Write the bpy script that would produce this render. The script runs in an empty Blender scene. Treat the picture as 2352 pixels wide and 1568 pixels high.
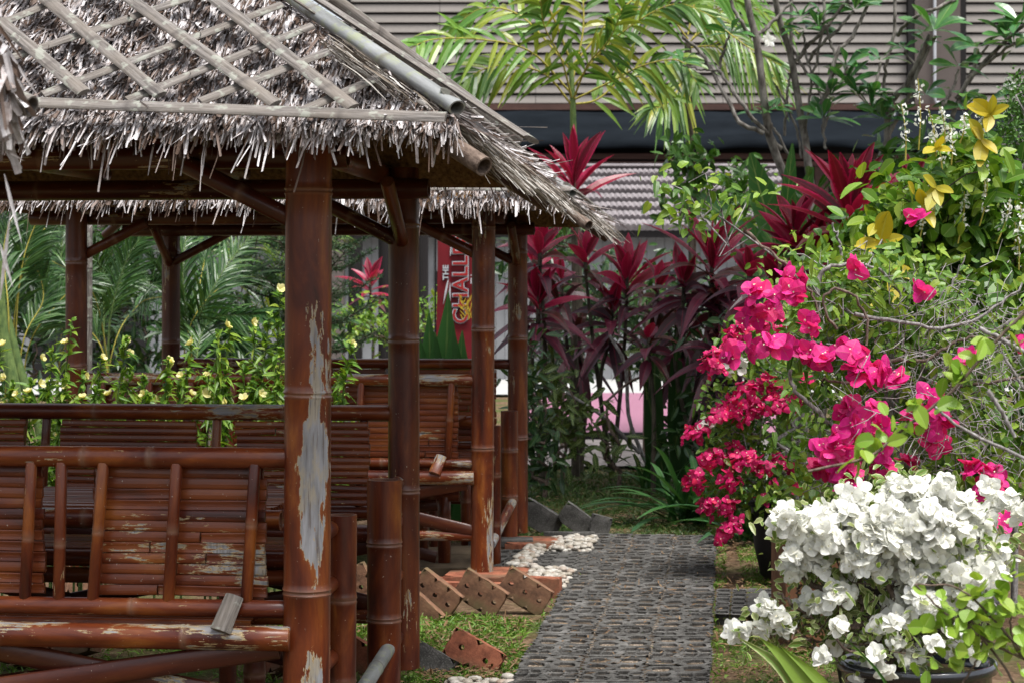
import bpy, math, random
import numpy as np
from mathutils import Vector, Matrix
sc = bpy.context.scene
COL = sc.collection
R = np.random.RandomState(7)
rad = math.radians
# ---------------------------------------------------------------- camera, world, sun, exposure
F = 4573.0            # focal length in pixels of the 2352 wide picture
CAMZ = 1.6
cam = bpy.data.cameras.new('camera'); co = bpy.data.objects.new('camera', cam); COL.objects.link(co)
cam.lens = 70.0; cam.sensor_width = 36.0; cam.shift_y = -101/2352.0
cam.clip_start = 0.1; cam.clip_end = 1000
co.location = (0, 0, CAMZ); co.rotation_euler = (rad(90), 0, 0)
cam.dof.use_dof = True; cam.dof.focus_distance = 7.6; cam.dof.aperture_fstop = 8.0
sc.camera = co
SUN_EL, SUN_AZ = 70.0, 35.0   # sun stands high, behind the camera to the right (veiled by cloud)
w = bpy.data.worlds.new('World'); sc.world = w; w.use_nodes = True
nt = w.node_tree; bg = nt.nodes['Background']
sky = nt.nodes.new('ShaderNodeTexSky'); sky.sky_type = 'NISHITA'; sky.sun_disc = False
sky.sun_elevation = rad(SUN_EL); sky.sun_rotation = rad(180-SUN_AZ); sky.air_density = 1.0; sky.dust_density = 4.0
hs = nt.nodes.new('ShaderNodeHueSaturation'); hs.inputs['Saturation'].default_value = 0.35   # cloud greys the sky
nt.links.new(sky.outputs[0], hs.inputs['Color']); nt.links.new(hs.outputs[0], bg.inputs[0]); bg.inputs[1].default_value = 0.105
sl = bpy.data.lights.new('sun', 'SUN'); sl.energy = 2.15; sl.angle = rad(22); sl.color = (1, .975, .94)
so = bpy.data.objects.new('sun', sl); COL.objects.link(so)
sd = Vector((math.sin(rad(SUN_AZ))*math.cos(rad(SUN_EL)), -math.cos(rad(SUN_AZ))*math.cos(rad(SUN_EL)), math.sin(rad(SUN_EL))))
so.rotation_euler = sd.to_track_quat('Z', 'Y').to_euler(); so.location = sd*30
sc.view_settings.view_transform = 'Standard'; sc.view_settings.look = 'None'
sc.view_settings.exposure = 1.3; sc.view_settings.gamma = 1
sc.cycles.max_bounces = 5; sc.cycles.diffuse_bounces = 3; sc.cycles.glossy_bounces = 2; sc.cycles.transmission_bounces = 3
# ---------------------------------------------------------------- coordinates
def at(px, py, d):    # measured in the photograph at 2352 px width, d metres away -> place in the garden
    return Vector(((px-1176)/F*d, d, CAMZ-(py-683)/F*d))
def gd(py): return CAMZ*F/(py-683)            # distance of a ground point seen on row py
def gp(px, py): return at(px, py, gd(py))
def ppm(d): return F/d
# ---------------------------------------------------------------- objects
INV = {}
def props(o, label=None, cat=None, group=None, kind=None):
    for k, v in (('label', label), ('category', cat), ('group', group), ('kind', kind)):
        if v: o[k] = v
    return o
def thing(name, loc, label, cat, group=None, rz=0.0):
    o = bpy.data.objects.new(name, None); COL.objects.link(o); o.empty_display_size = .1
    o.location = loc; o.rotation_euler = (0, 0, rz)
    INV[o.name] = (Matrix.Translation(Vector(loc)) @ Matrix.Rotation(rz, 4, 'Z')).inverted()
    return props(o, label, cat, group)
def link(name, me, mats, parent=None, mw=None):
    o = bpy.data.objects.new(name, me); COL.objects.link(o)
    for m in (mats if isinstance(mats, (list, tuple)) else [mats]): me.materials.append(m)
    if parent is not None:
        o.parent = parent
        o.matrix_parent_inverse = INV[parent.name]
    if mw is not None: o.matrix_basis = mw
    INV[o.name] = mw.inverted() if mw is not None else Matrix.Identity(4)
    return o
class Acc:
    def __init__(s): s.V=[]; s.Q=[]; s.T=[]; s.UQ=[]; s.UT=[]; s.M=[]; s.n=0; s.mi=0; s.MT=[]
    def quads(s, V, Fq, UV=None):
        V=np.asarray(V,float).reshape(-1,3); Fq=np.asarray(Fq,int).reshape(-1,4)
        s.V.append(V); s.Q.append(Fq+s.n); s.n+=len(V)
        s.UQ.append(np.zeros((len(Fq)*4,2)) if UV is None else np.asarray(UV,float)[Fq.ravel()])
        s.M.append(np.full(len(Fq), s.mi))
    def tris(s, V, Ft, UV=None):
        V=np.asarray(V,float).reshape(-1,3); Ft=np.asarray(Ft,int).reshape(-1,3)
        s.V.append(V); s.T.append(Ft+s.n); s.n+=len(V)
        s.UT.append(np.zeros((len(Ft)*3,2)) if UV is None else np.asarray(UV,float)[Ft.ravel()])
        s.MT.append(np.full(len(Ft), s.mi))
    def mesh(s, name, smooth=False):
        V=np.concatenate(s.V) if s.V else np.zeros((0,3))
        Q=np.concatenate(s.Q) if s.Q else np.zeros((0,4),int); T=np.concatenate(s.T) if s.T else np.zeros((0,3),int)
        me=bpy.data.meshes.new(name); me.vertices.add(len(V)); me.vertices.foreach_set('co', V.astype(np.float32).ravel())
        L=np.concatenate([Q.ravel(),T.ravel()]); me.loops.add(len(L)); me.loops.foreach_set('vertex_index', L.astype(np.int32))
        tot=np.concatenate([np.full(len(Q),4),np.full(len(T),3)]); st=np.concatenate([[0],np.cumsum(tot)[:-1]]) if len(tot) else tot
        me.polygons.add(len(tot)); me.polygons.foreach_set('loop_start', st.astype(np.int32)); me.polygons.foreach_set('loop_total', tot.astype(np.int32))
        mi=np.concatenate([np.concatenate(s.M) if s.M else np.zeros(0), np.concatenate(s.MT) if s.MT else np.zeros(0)])
        me.polygons.foreach_set('material_index', mi.astype(np.int32))
        me.polygons.foreach_set('use_smooth', np.full(len(tot), smooth))
        uv=me.uv_layers.new(name='UVMap')
        U=np.concatenate([*(s.UQ or [np.zeros((0,2))]), *(s.UT or [np.zeros((0,2))])])
        uv.data.foreach_set('uv', U.astype(np.float32).ravel()); me.update(calc_edges=True)
        return me
    def build(s, name, mats, parent=None, smooth=False):
        return link(name, s.mesh(name, smooth), mats, parent)
def nrm(a):
    a=np.asarray(a,float); return a/np.maximum(np.linalg.norm(a,axis=-1,keepdims=True),1e-9)
def box(acc, c, s, rot=None, top=1.0):
    x,y,z=[v/2 for v in s]
    V=np.array([[-x,-y,-z],[x,-y,-z],[x,y,-z],[-x,y,-z],[-x*top,-y*top,z],[x*top,-y*top,z],[x*top,y*top,z],[-x*top,y*top,z]])
    if rot is not None: V=V@np.array(rot.to_3x3()).T
    acc.quads(V+np.array(c), [[0,3,2,1],[4,5,6,7],[0,1,5,4],[1,2,6,5],[2,3,7,6],[3,0,4,7]])
# batches of leaves, blades, petals
def prof(kind, k):
    t=np.linspace(0,1,k+1)
    if kind=='lance': p=np.sin(np.pi*np.clip(t,0.03,.985)**.75)
    elif kind=='oval': p=np.sin(np.pi*np.clip(t,.05,.98)**.9)**.7
    elif kind=='obov': p=np.sin(np.pi*np.clip(t,.06,.97)**1.5)**.8
    elif kind=='heart': p=np.sin(np.pi*np.clip(t,.10,.975)**.72)**.62
    elif kind=='petal': p=np.sin(np.pi*np.clip(t,.1,.96)**.8)**.6
    elif kind=='blade': p=np.clip(1-t**2.2,.05,1)
    elif kind=='strap': p=np.clip(np.minimum(.75+t*2,1)*np.where(t>.75,(1-t)/.25,1),.04,1)
    elif kind=='rag': p=np.clip(1-.35*t,.2,1)
    elif kind=='fish': p=np.clip(.25+2.2*t,0,1)*np.clip((1.06-t)*4,.18,1)
    return p
def leaves(acc, P, D, N, L, W, kind='lance', segs=3, droop=0.0, fold=.25, cols=3, curl=0.0, wav=0.0):
    P=np.asarray(P,float).reshape(-1,3); n=len(P)
    if n==0: return
    D=nrm(np.broadcast_to(D,(n,3))); N=np.broadcast_to(N,(n,3))
    L=np.broadcast_to(L,(n,)).astype(float); W=np.broadcast_to(W,(n,)).astype(float); droop=np.broadcast_to(droop,(n,)); curl=np.broadcast_to(curl,(n,))
    S=np.cross(D,N); bad=np.linalg.norm(S,axis=1)<1e-3; S[bad]=np.cross(D[bad],[.31,.95,.1]); S=nrm(S); N=np.cross(S,D)
    t=np.linspace(0,1,segs+1); pr=prof(kind,segs)
    C=P[:,None]+D[:,None]*(L[:,None]*t)[...,None]
    C=C+np.array([0,0,-1.])*(droop*L)[:,None,None]*(t**2)[None,:,None]+N[:,None]*(curl*L)[:,None,None]*(t**2)[None,:,None]
    wd=(W[:,None]/2*pr)[...,None]
    jit=np.zeros((n,segs+1,1)) if not wav else (R.rand(n,segs+1,1)-.5)*wav*W[:,None,None]
    Sd=S[:,None]; Nd=N[:,None]
    if cols==3:
        V=np.stack([C-Sd*wd+Nd*(fold*wd+jit), C, C+Sd*wd+Nd*(fold*wd-jit)],axis=2); us=[0,.5,1]
    else:
        V=np.stack([C-Sd*wd+Nd*jit, C+Sd*wd-Nd*jit],axis=2); us=[0,1]
    k=len(us); base=(np.arange(n)*(segs+1)*k)[:,None,None]
    i=np.arange(segs)[:,None]*k+np.arange(k-1)[None]
    q=np.stack([i,i+1,i+1+k,i+k],-1)[None]+base[...,None]
    uv=np.stack(np.meshgrid(t,us,indexing='ij'),-1)[...,::-1]
    UV=np.broadcast_to(uv,(n,segs+1,k,2)).reshape(-1,2)
    acc.quads(V.reshape(-1,3), q.reshape(-1,4), UV)
def rdir(n, up=0.0, bias=(0,0,0), s=1.0):
    v=R.normal(size=(n,3))*s; v=nrm(v); v[:,2]+=up; return nrm(v+np.array(bias))
def tube(acc, pts, rads, k=6, caps=True):
    P=np.array([tuple(p) for p in pts],float); n=len(P)
    if n<2: return
    r=np.broadcast_to(rads,(n,)).astype(float)
    T=nrm(np.gradient(P,axis=0)); ref=np.array([0,0,1.]) if abs(T[0][2])<.9 else np.array([1.,0,0])
    A=nrm(np.cross(T,ref)); 
    for i in range(1,n):
        a=A[i-1]-T[i]*np.dot(A[i-1],T[i]); A[i]=a/max(np.linalg.norm(a),1e-6)
    B=np.cross(T,A); th=np.linspace(0,2*np.pi,k,endpoint=False)
    V=P[:,None]+r[:,None,None]*(np.cos(th)[None,:,None]*A[:,None]+np.sin(th)[None,:,None]*B[:,None])
    i=np.arange(n-1)[:,None]*k; j=np.arange(k)[None]; j2=(j+1)%k
    q=np.stack([i+j,i+j2,i+k+j2,i+k+j],-1).reshape(-1,4)
    L=np.concatenate([[0],np.cumsum(np.linalg.norm(np.diff(P,axis=0),axis=1))])
    UV=np.stack([np.broadcast_to(th/6.28,(n,k)),np.broadcast_to(L[:,None],(n,k))],-1).reshape(-1,2)
    acc.quads(V.reshape(-1,3), q, UV)
def smooth_line(pts, n=12):
    P=np.array([tuple(p) for p in pts],float)
    if len(P)<3: return P[0]+(P[-1]-P[0])*np.linspace(0,1,max(2,n//3))[:,None]
    Q=np.vstack([2*P[0]-P[1],P,2*P[-1]-P[-2]]); out=[]
    m=max(2,n//(len(P)-1))
    for i in range(1,len(Q)-2):
        for t in np.linspace(0,1,m,endpoint=False):
            a,b,c,d=Q[i-1],Q[i],Q[i+1],Q[i+2]
            out.append(.5*((2*b)+(-a+c)*t+(2*a-5*b+4*c-d)*t*t+(-a+3*b-3*c+d)*t**3))
    out.append(P[-1]); return np.array(out)
# a branching skeleton that reaches every tip: each tip joins the nearest older point
def skeleton(acc, root_lines, tips, rtip=.0015, rmax=.02, wob=.03, step=.06, k=5, expo=.45, rootbias=.4):
    pts=[]; par=[]
    for ln in root_lines:
        ln=smooth_line(ln, 10)
        if pts:
            d=[np.linalg.norm(p-ln[0]) for p in pts]; prev=int(np.argmin(d))
        else: prev=-1
        for p in ln: pts.append(np.array(p)); par.append(prev); prev=len(pts)-1
    root=pts[0]; tips=np.asarray(tips,float); order=np.argsort(np.linalg.norm(tips-root,axis=1)); ends=[]
    for ti in order:
        t=tips[ti]; A=np.array(pts); dd=np.linalg.norm(A-t,axis=1)+rootbias*np.maximum(0,np.linalg.norm(A-root,axis=1)-np.linalg.norm(t-root)*.8)
        j=int(np.argmin(dd)); a=pts[j]; L=np.linalg.norm(t-a); m=max(1,int(L/step)); prev=j
        off=R.normal(size=3)*wob
        for q in range(1,m+1):
            f=q/m; p=a+(t-a)*f+off*math.sin(math.pi*f)+R.normal(size=3)*wob*.18*(q<m)
            p[2]+=.12*L*math.sin(math.pi*f)*(.5)
            pts.append(p); par.append(prev); prev=len(pts)-1
        ends.append(prev)
    n=len(pts); cnt=np.zeros(n); 
    for e in ends: cnt[e]+=1
    for i in range(n-1,-1,-1):
        if par[i]>=0: cnt[par[i]]+=cnt[i]
    cnt=np.maximum(cnt,1); mx=cnt.max(); r=rtip+(rmax-rtip)*((cnt-1)/max(1,mx-1))**expo
    kids={}
    for i,p in enumerate(par): kids.setdefault(p,[]).append(i)
    started=[(-1,i) for i in kids.get(-1,[])]
    while started:
        p,i=started.pop(); line=[pts[p]] if p>=0 else []; rr=[r[i]] if p>=0 else []
        while True:
            line.append(pts[i]); rr.append(r[i]); ch=kids.get(i,[])
            if not ch: break
            ch=sorted(ch,key=lambda c:-cnt[c])
            for c in ch[1:]: started.append((i,c))
            i=ch[0]
        if len(line)>1: tube(acc, line, rr, k)
    return np.array(pts), np.array(par), r
def ellipse_tips(px, py, rx, ry, d, dd, n, shell=.0):
    out=[]
    while len(out)<n:
        u=R.uniform(-1,1,3); l=np.linalg.norm(u)
        if l>1 or l<shell: continue
        out.append(tuple(at(px+u[0]*rx, py+u[1]*ry, d+u[2]*dd)))
    return np.array(out)
# ---------------------------------------------------------------- materials
def lin(r,g,b): return tuple(((v/255)/12.92 if v<=10 else ((v/255+.055)/1.055)**2.4) for v in (r,g,b))+(1,)
def newmat(name, rough=.6, spec=.4, coat=0.0):
    m=bpy.data.materials.new(name); m.use_nodes=True; nt=m.node_tree; b=nt.nodes['Principled BSDF']
    b.inputs['Roughness'].default_value=rough; b.inputs['Specular IOR Level'].default_value=spec; b.inputs['Coat Weight'].default_value=coat; b.inputs['Coat Roughness'].default_value=.25
    return m, nt, b
def ramp(nt, fac, stops, interp='LINEAR'):
    r=nt.nodes.new('ShaderNodeValToRGB'); r.color_ramp.interpolation=interp; e=r.color_ramp.elements
    while len(e)<len(stops): e.new(.5)
    for i,(p,c) in enumerate(stops): e[i].position=p; e[i].color=c if len(c)==4 else (*c,1)
    nt.links.new(fac, r.inputs[0]); return r.outputs[0]
def noise(nt, vec, scale, detail=4, rough=.55, dist=0):
    n=nt.nodes.new('ShaderNodeTexNoise'); n.inputs['Scale'].default_value=scale; n.inputs['Detail'].default_value=detail; n.inputs['Roughness'].default_value=rough; n.inputs['Distortion'].default_value=dist
    if vec is not None: nt.links.new(vec, n.inputs['Vector'])
    return n.outputs['Fac']
def mapping(nt, vec, scale=(1,1,1), loc=None):
    n=nt.nodes.new('ShaderNodeMapping'); nt.links.new(vec,n.inputs['Vector']); n.inputs['Scale'].default_value=scale
    if loc is not None: nt.links.new(loc,n.inputs['Location'])
    return n.outputs[0]
def mixc(nt, f, a, b, mode='MIX'):
    n=nt.nodes.new('ShaderNodeMix'); n.data_type='RGBA'; n.blend_type=mode
    for k,v in ((0,f),(6,a),(7,b)):
        if hasattr(v,'links') : nt.links.new(v,n.inputs[k])
        elif isinstance(v,(int,float)): n.inputs[k].default_value=v
        else: n.inputs[k].default_value=v if len(v)==4 else (*v,1)
    return n.outputs[2]
def mth(nt, op, a, b=None, clamp=False):
    n=nt.nodes.new('ShaderNodeMath'); n.operation=op; n.use_clamp=clamp
    for k,v in ((0,a),(1,b)):
        if v is None: continue
        if hasattr(v,'links'): nt.links.new(v,n.inputs[k])
        else: n.inputs[k].default_value=v
    return n.outputs[0]
def bump(nt, b, h, st=.3, dist=.01):
    n=nt.nodes.new('ShaderNodeBump'); n.inputs['Strength'].default_value=st; n.inputs['Distance'].default_value=dist
    nt.links.new(h,n.inputs['Height']); nt.links.new(n.outputs[0], b.inputs['Normal'])
def island(nt): return nt.nodes.new('ShaderNodeNewGeometry').outputs['Random Per Island']
def objc(nt): return nt.nodes.new('ShaderNodeTexCoord').outputs['Object']
def leafmat(name, cols, rough=.42, trans=.3, rib=.0, edge=None, ribw=.05, spec=.4, tipc=None, vein=0.0):
    m,nt,b=newmat(name,rough,spec); n=len(cols)
    kk=1.0 if ('bract' in name or 'petal' in name) else .72; cols=[tuple(v*kk for v in x) for x in cols]
    c=ramp(nt, island(nt), [(i/(n-1) if n>1 else 0,(*x,1)) for i,x in enumerate(cols)])
    uv=nt.nodes.new('ShaderNodeTexCoord').outputs['UV']; sp=nt.nodes.new('ShaderNodeSeparateXYZ'); nt.links.new(uv,sp.inputs[0])
    u=mth(nt,'ABSOLUTE',mth(nt,'SUBTRACT',sp.outputs[0],.5))
    nz=noise(nt, objc(nt), 40, 2); 
    if edge: # coloured leaf margin
        e=mth(nt,'MULTIPLY',mth(nt,'SUBTRACT',mth(nt,'ADD',u,mth(nt,'MULTIPLY',nz,.35)),edge[1]),6,True); c=mixc(nt,e,c,edge[0])
    if rib:
        e=mth(nt,'LESS_THAN',u,ribw); c=mixc(nt,mth(nt,'MULTIPLY',e,rib),c,(.45,.55,.2) if not edge else (.4,.02,.06))
    if vein:
        wv=mth(nt,'SINE',mth(nt,'MULTIPLY',mth(nt,'SUBTRACT',sp.outputs[1],mth(nt,'MULTIPLY',u,.25)),55))
        c=mixc(nt,mth(nt,'MULTIPLY',mth(nt,'GREATER_THAN',wv,.75),vein),c,(.45,.5,.15))
    c=mixc(nt,mth(nt,'MULTIPLY',noise(nt,objc(nt),14,3),.35),c,(c_dark(cols)))
    nt.links.new(c,b.inputs['Base Color'])
    if trans:
        tr=nt.nodes.new('ShaderNodeBsdfTranslucent'); nt.links.new(mixc(nt,1.0,c,(1.0,.95,.6,1) if 'white' not in name else (1,1,.97,1),'MULTIPLY'),tr.inputs[0])
        ms=nt.nodes.new('ShaderNodeMixShader'); ms.inputs[0].default_value=trans
        out=nt.nodes['Material Output']; nt.links.new(b.outputs[0],ms.inputs[1]); nt.links.new(tr.outputs[0],ms.inputs[2]); nt.links.new(ms.outputs[0],out.inputs[0])
    return m
def c_dark(cols): a=np.mean(np.array(cols),axis=0)*.55; return tuple(a)+(1,)
def plain(name, col, rough=.7, var=.25, scale=8, bmp=.2, spec=.3, stretch=(1,1,1)):
    m,nt,b=newmat(name,rough,spec); v=mapping(nt,objc(nt),stretch); col=tuple(q*.70 for q in col[:3])
    f=noise(nt,v,scale,6,.6); lo=tuple(x*(1-var*1.6) for x in col[:3]); hi=tuple(min(1,x*(1+var)) for x in col[:3])
    nt.links.new(ramp(nt,f,[(.3,lo),(.7,hi)]),b.inputs['Base Color'])
    if bmp: bump(nt,b,noise(nt,v,scale*6,5,.7),bmp,.004)
    return m
# bamboo: lacquered red brown cane; object colour R = how much lacquer has peeled, G = darkening, partly painted shade under the roof, B = paleness
def bamboo_mat(name, strip=None, panel=False):
    m,nt,b=newmat(name,.38,.3,.12); oi=nt.nodes.new('ShaderNodeObjectInfo'); sp=nt.nodes.new('ShaderNodeSeparateColor'); nt.links.new(oi.outputs['Color'],sp.inputs[0])
    cb=nt.nodes.new('ShaderNodeCombineXYZ')
    for k,mm in enumerate((17.,31.,53.)): nt.links.new(mth(nt,'MULTIPLY',oi.outputs['Random'],mm),cb.inputs[k])
    o=nt.nodes.new('ShaderNodeVectorMath'); o.operation='ADD'; nt.links.new(objc(nt),o.inputs[0]); nt.links.new(cb.outputs[0],o.inputs[1]); o=o.outputs[0]
    st=(1,1,.22) if not panel else (.22,1,1)
    base=ramp(nt,noise(nt,mapping(nt,o,st),9,5,.6,.6),[(.30,(.024,.004,.002)),(.42,(.075,.012,.004)),(.55,(.15,.032,.007)),(.70,(.28,.088,.015))])
    base=mixc(nt,mth(nt,'MULTIPLY',ramp(nt,noise(nt,mapping(nt,o,(1,1,.12) if not panel else (.12,1,1)),75,3),[(.4,(0,0,0)),(.7,(1,1,1))]),.35),base,(.07,.014,.008))
    if panel: base=mixc(nt,mth(nt,'MULTIPLY',island(nt),.7),base,(.17,.045,.014))
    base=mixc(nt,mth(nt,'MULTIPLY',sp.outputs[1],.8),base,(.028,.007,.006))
    at_=nt.nodes.new('ShaderNodeAttribute'); at_.attribute_name='node'
    base=mixc(nt,mth(nt,'MULTIPLY',at_.outputs['Fac'],.5),base,(.20,.115,.075))
    big=noise(nt,mapping(nt,o,(1,1,.3) if not panel else (.3,1,1)),4.5,2); fine=noise(nt,mapping(nt,o,(1,1,.3) if not panel else (.3,1,1)),26,6,.65)
    v=mth(nt,'ADD',mth(nt,'MULTIPLY',big,.62),mth(nt,'MULTIPLY',fine,.38))
    if strip is not None:
        sx=nt.nodes.new('ShaderNodeSeparateXYZ'); nt.links.new(objc(nt),sx.inputs[0])
        s=mth(nt,'MULTIPLY',mth(nt,'SUBTRACT',.030,mth(nt,'ABSOLUTE',mth(nt,'SUBTRACT',sx.outputs[0],mth(nt,'ADD',strip[0],mth(nt,'MULTIPLY',mth(nt,'SUBTRACT',noise(nt,o,3.5,3),.5),.09))))),5.2)
        wz=mth(nt,'MULTIPLY',mth(nt,'SUBTRACT',strip[2],mth(nt,'ABSOLUTE',mth(nt,'SUBTRACT',sx.outputs[2],strip[1]))),.55)
        v=mth(nt,'ADD',mth(nt,'MULTIPLY',v,2.7),-.90); v=mth(nt,'ADD',v,mth(nt,'MINIMUM',mth(nt,'ADD',s,0),mth(nt,'ADD',wz,.0)))
    v=mth(nt,'ADD',v,mth(nt,'MULTIPLY',mth(nt,'SUBTRACT',noise(nt,mapping(nt,o,(1,1,.07) if not panel else (.07,1,1)),110,4,.7),.5),.30)); v=mth(nt,'ADD',v,mth(nt,'MULTIPLY',sp.outputs[0],.22))
    cream=ramp(nt,v,[(.640,(0,0,0)),(.646,(1,1,1))]); grey=ramp(nt,v,[(.655,(0,0,0)),(.662,(1,1,1))])
    base=mixc(nt,cream,base,(.40,.30,.15))
    gcol=ramp(nt,noise(nt,mapping(nt,o,(1,1,.1)),60,4),[(.3,(.15,.147,.15)),(.7,(.30,.297,.31))])
    gcol=mixc(nt,mth(nt,'MULTIPLY',ramp(nt,noise(nt,mapping(nt,o,(1,1,.35)),20,4,.6),[(.5,(0,0,0)),(.6,(1,1,1))]),.55),gcol,(.33,.27,.17))
    gcol=mixc(nt,mth(nt,'MULTIPLY',ramp(nt,noise(nt,mapping(nt,o,(1,1,.04)),150,3,.7),[(.56,(0,0,0)),(.62,(1,1,1))]),.7),gcol,(.10,.07,.055))
    base=mixc(nt,grey,base,gcol)
    spk=mth(nt,'GREATER_THAN',noise(nt,o,95,2),.74); base=mixc(nt,mth(nt,'MULTIPLY',spk,.8),base,(.42,.36,.30))
    nt.links.new(base,b.inputs['Base Color'])
    nt.links.new(ramp(nt,grey,[(0,(.36,.36,.36)),(1,(.75,.75,.75))]),b.inputs['Roughness'])
    nt.links.new(mth(nt,'MULTIPLY',mth(nt,'SUBTRACT',1.0,cream),.25),b.inputs['Coat Weight'])
    bump(nt,b,mth(nt,'SUBTRACT',noise(nt,mapping(nt,o,(1,1,.15) if not panel else (.15,1,1)),90,3),mth(nt,'MULTIPLY',cream,.8)),.25,.003)
    return m
M={}
M['bam']=bamboo_mat('lacquered_bamboo'); M['bam_strip']=bamboo_mat('peeling_bamboo',(.030,1.00,.66)); M['bam_panel']=bamboo_mat('split_bamboo',None,True)
m,nt,b=newmat('weathered_bamboo',.75,.25); o=objc(nt); oi=nt.nodes.new('ShaderNodeObjectInfo')
vv=nt.nodes.new('ShaderNodeVectorMath'); vv.operation='ADD'; nt.links.new(o,vv.inputs[0]); nt.links.new(oi.outputs['Random'],vv.inputs[1])
st=noise(nt,mapping(nt,vv.outputs[0],(1,1,.06)),120,5,.7); bl=noise(nt,mapping(nt,vv.outputs[0],(1,1,.4)),14,4,.6)
c=ramp(nt,st,[(.34,(.035,.031,.029)),(.5,(.13,.117,.108)),(.70,(.26,.24,.225))]); c=mixc(nt,ramp(nt,bl,[(.35,(0,0,0)),(.75,(.75,.75,.75))]),c,(.17,.145,.12))
c=mixc(nt,mth(nt,'MULTIPLY',ramp(nt,noise(nt,vv.outputs[0],22,4),[(.56,(0,0,0)),(.62,(1,1,1))]),.4),c,(.36,.39,.33))
at_=nt.nodes.new('ShaderNodeAttribute'); at_.attribute_name='node'; c=mixc(nt,mth(nt,'MULTIPLY',at_.outputs['Fac'],.6),c,(.07,.06,.055))
nt.links.new(c,b.inputs['Base Color']); bump(nt,b,st,.5,.004); M['grey_bam']=m
m,nt,b=newmat('pale_cane',.55,.35); o=objc(nt)
c=ramp(nt,noise(nt,mapping(nt,o,(1,1,.2)),14,5,.65),[(.3,(.08,.083,.078)),(.5,(.18,.187,.185)),(.7,(.29,.30,.305))]); c=mixc(nt,ramp(nt,noise(nt,o,26,4),[(.5,(0,0,0)),(.64,(.8,.8,.8))]),c,(.22,.24,.15))
at_=nt.nodes.new('ShaderNodeAttribute'); at_.attribute_name='node'; c=mixc(nt,mth(nt,'MULTIPLY',at_.outputs['Fac'],.7),c,(.12,.11,.09)); nt.links.new(c,b.inputs['Base Color']); bump(nt,b,noise(nt,mapping(nt,o,(1,1,.1)),80,4),.3,.003); M['pale_cane']=m
# thatch
m,nt,b=newmat('thatch_leaf',.8,.2); uv=nt.nodes.new('ShaderNodeTexCoord').outputs['UV']
c=ramp(nt,island(nt),[(0,(.018,.012,.009)),(.15,(.075,.046,.032)),(.32,(.19,.145,.125)),(.50,(.36,.325,.318)),(.76,(.54,.515,.52)),(1,(.68,.66,.67))])
mp=nt.nodes.new('ShaderNodeMapping'); nt.links.new(objc(nt),mp.inputs[0]); c=mixc(nt,mth(nt,'MULTIPLY',ramp(nt,noise(nt,objc(nt),55,4,.7),[(.42,(0,0,0)),(.7,(1,1,1))]),.55),c,(.15,.10,.075))
nt.links.new(c,b.inputs['Base Color']); tr=nt.nodes.new('ShaderNodeBsdfTranslucent'); nt.links.new(c,tr.inputs[0]); ms=nt.nodes.new('ShaderNodeMixShader'); ms.inputs[0].default_value=.12
nt.links.new(b.outputs[0],ms.inputs[1]); nt.links.new(tr.outputs[0],ms.inputs[2]); nt.links.new(ms.outputs[0],nt.nodes['Material Output'].inputs[0]); M['thatch']=m
m,nt,b=newmat('thatch_green_edge',.8,.2)
c=ramp(nt,island(nt),[(0,(.03,.022,.016)),(.3,(.13,.105,.08)),(.65,(.30,.27,.24)),(1,(.56,.54,.50))]); nt.links.new(c,b.inputs['Base Color']); M['thatch_edge']=m
m,nt,b=newmat('thatch_underside',.85,.15); c=ramp(nt,noise(nt,mapping(nt,objc(nt),(1,1,.15)),60,4),[(.3,(.07,.035,.015)),(.7,(.24,.14,.06))]); nt.links.new(c,b.inputs['Base Color']); bump(nt,b,noise(nt,mapping(nt,objc(nt),(1,1,.1)),70,3),.5,.01); M['reed']=m
# greens
def G(s,*a): return [tuple(x*s for x in q) for q in a]
M['lime']=leafmat('lime_leaf',[(.09,.24,.02),(.16,.36,.03),(.26,.46,.04),(.40,.52,.05)],.4,.35,.35,None,.04)
M['limeb']=leafmat('young_leaf',[(.24,.46,.04),(.38,.60,.06),(.50,.66,.10)],.4,.4,.3,None,.04)
M['boug']=leafmat('vine_leaf',[(.06,.16,.02),(.12,.27,.025),(.20,.38,.035),(.34,.44,.05)],.42,.32,.3,None,.04)
M['vari']=leafmat('variegated_leaf',[(.12,.26,.03),(.2,.36,.05),(.42,.5,.2)],.4,.35,.3,((.58,.6,.32,1),.48))
M['green']=leafmat('green_leaf',[(.03,.10,.012),(.06,.18,.02),(.11,.26,.03)],.35,.28,.3,None,.035)
M['dkgreen']=leafmat('dark_leaf',[(.012,.04,.012),(.025,.08,.02),(.05,.13,.03)],.35,.2,.2)
M['blot']=leafmat('veined_leaf',[(.02,.07,.015),(.04,.12,.02)],.35,.2,.8,None,.03,vein=.8)
M['plum']=leafmat('glossy_leaf',[(.035,.15,.04),(.07,.26,.055),(.13,.36,.07)],.28,.28,.5,None,.025,spec=.6)
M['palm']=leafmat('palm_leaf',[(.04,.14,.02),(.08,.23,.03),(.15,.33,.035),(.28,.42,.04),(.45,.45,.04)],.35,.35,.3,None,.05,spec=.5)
M['palm_y']=leafmat('yellow_green_palm_leaf',[(.09,.28,.03),(.15,.38,.04),(.26,.47,.05),(.45,.50,.05)],.33,.35,.3,None,.05,spec=.5)  # brighter yellow-green palm leaves
M['areca']=leafmat('areca_leaf',[(.012,.05,.012),(.025,.10,.02),(.05,.16,.03),(.09,.20,.035)],.35,.25,.3,None,.06,spec=.5)
M['fir']=leafmat('needle_leaf',[(.012,.05,.014),(.025,.085,.02),(.05,.13,.03)],.5,.15)
M['strap']=leafmat('strap_leaf',[(.025,.10,.03),(.05,.17,.045),(.09,.24,.06)],.3,.25,.15)
M['strap_y']=leafmat('bright_strap_leaf',[(.22,.38,.03),(.3,.45,.05),(.2,.36,.12)],.3,.35,.1)
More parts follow.
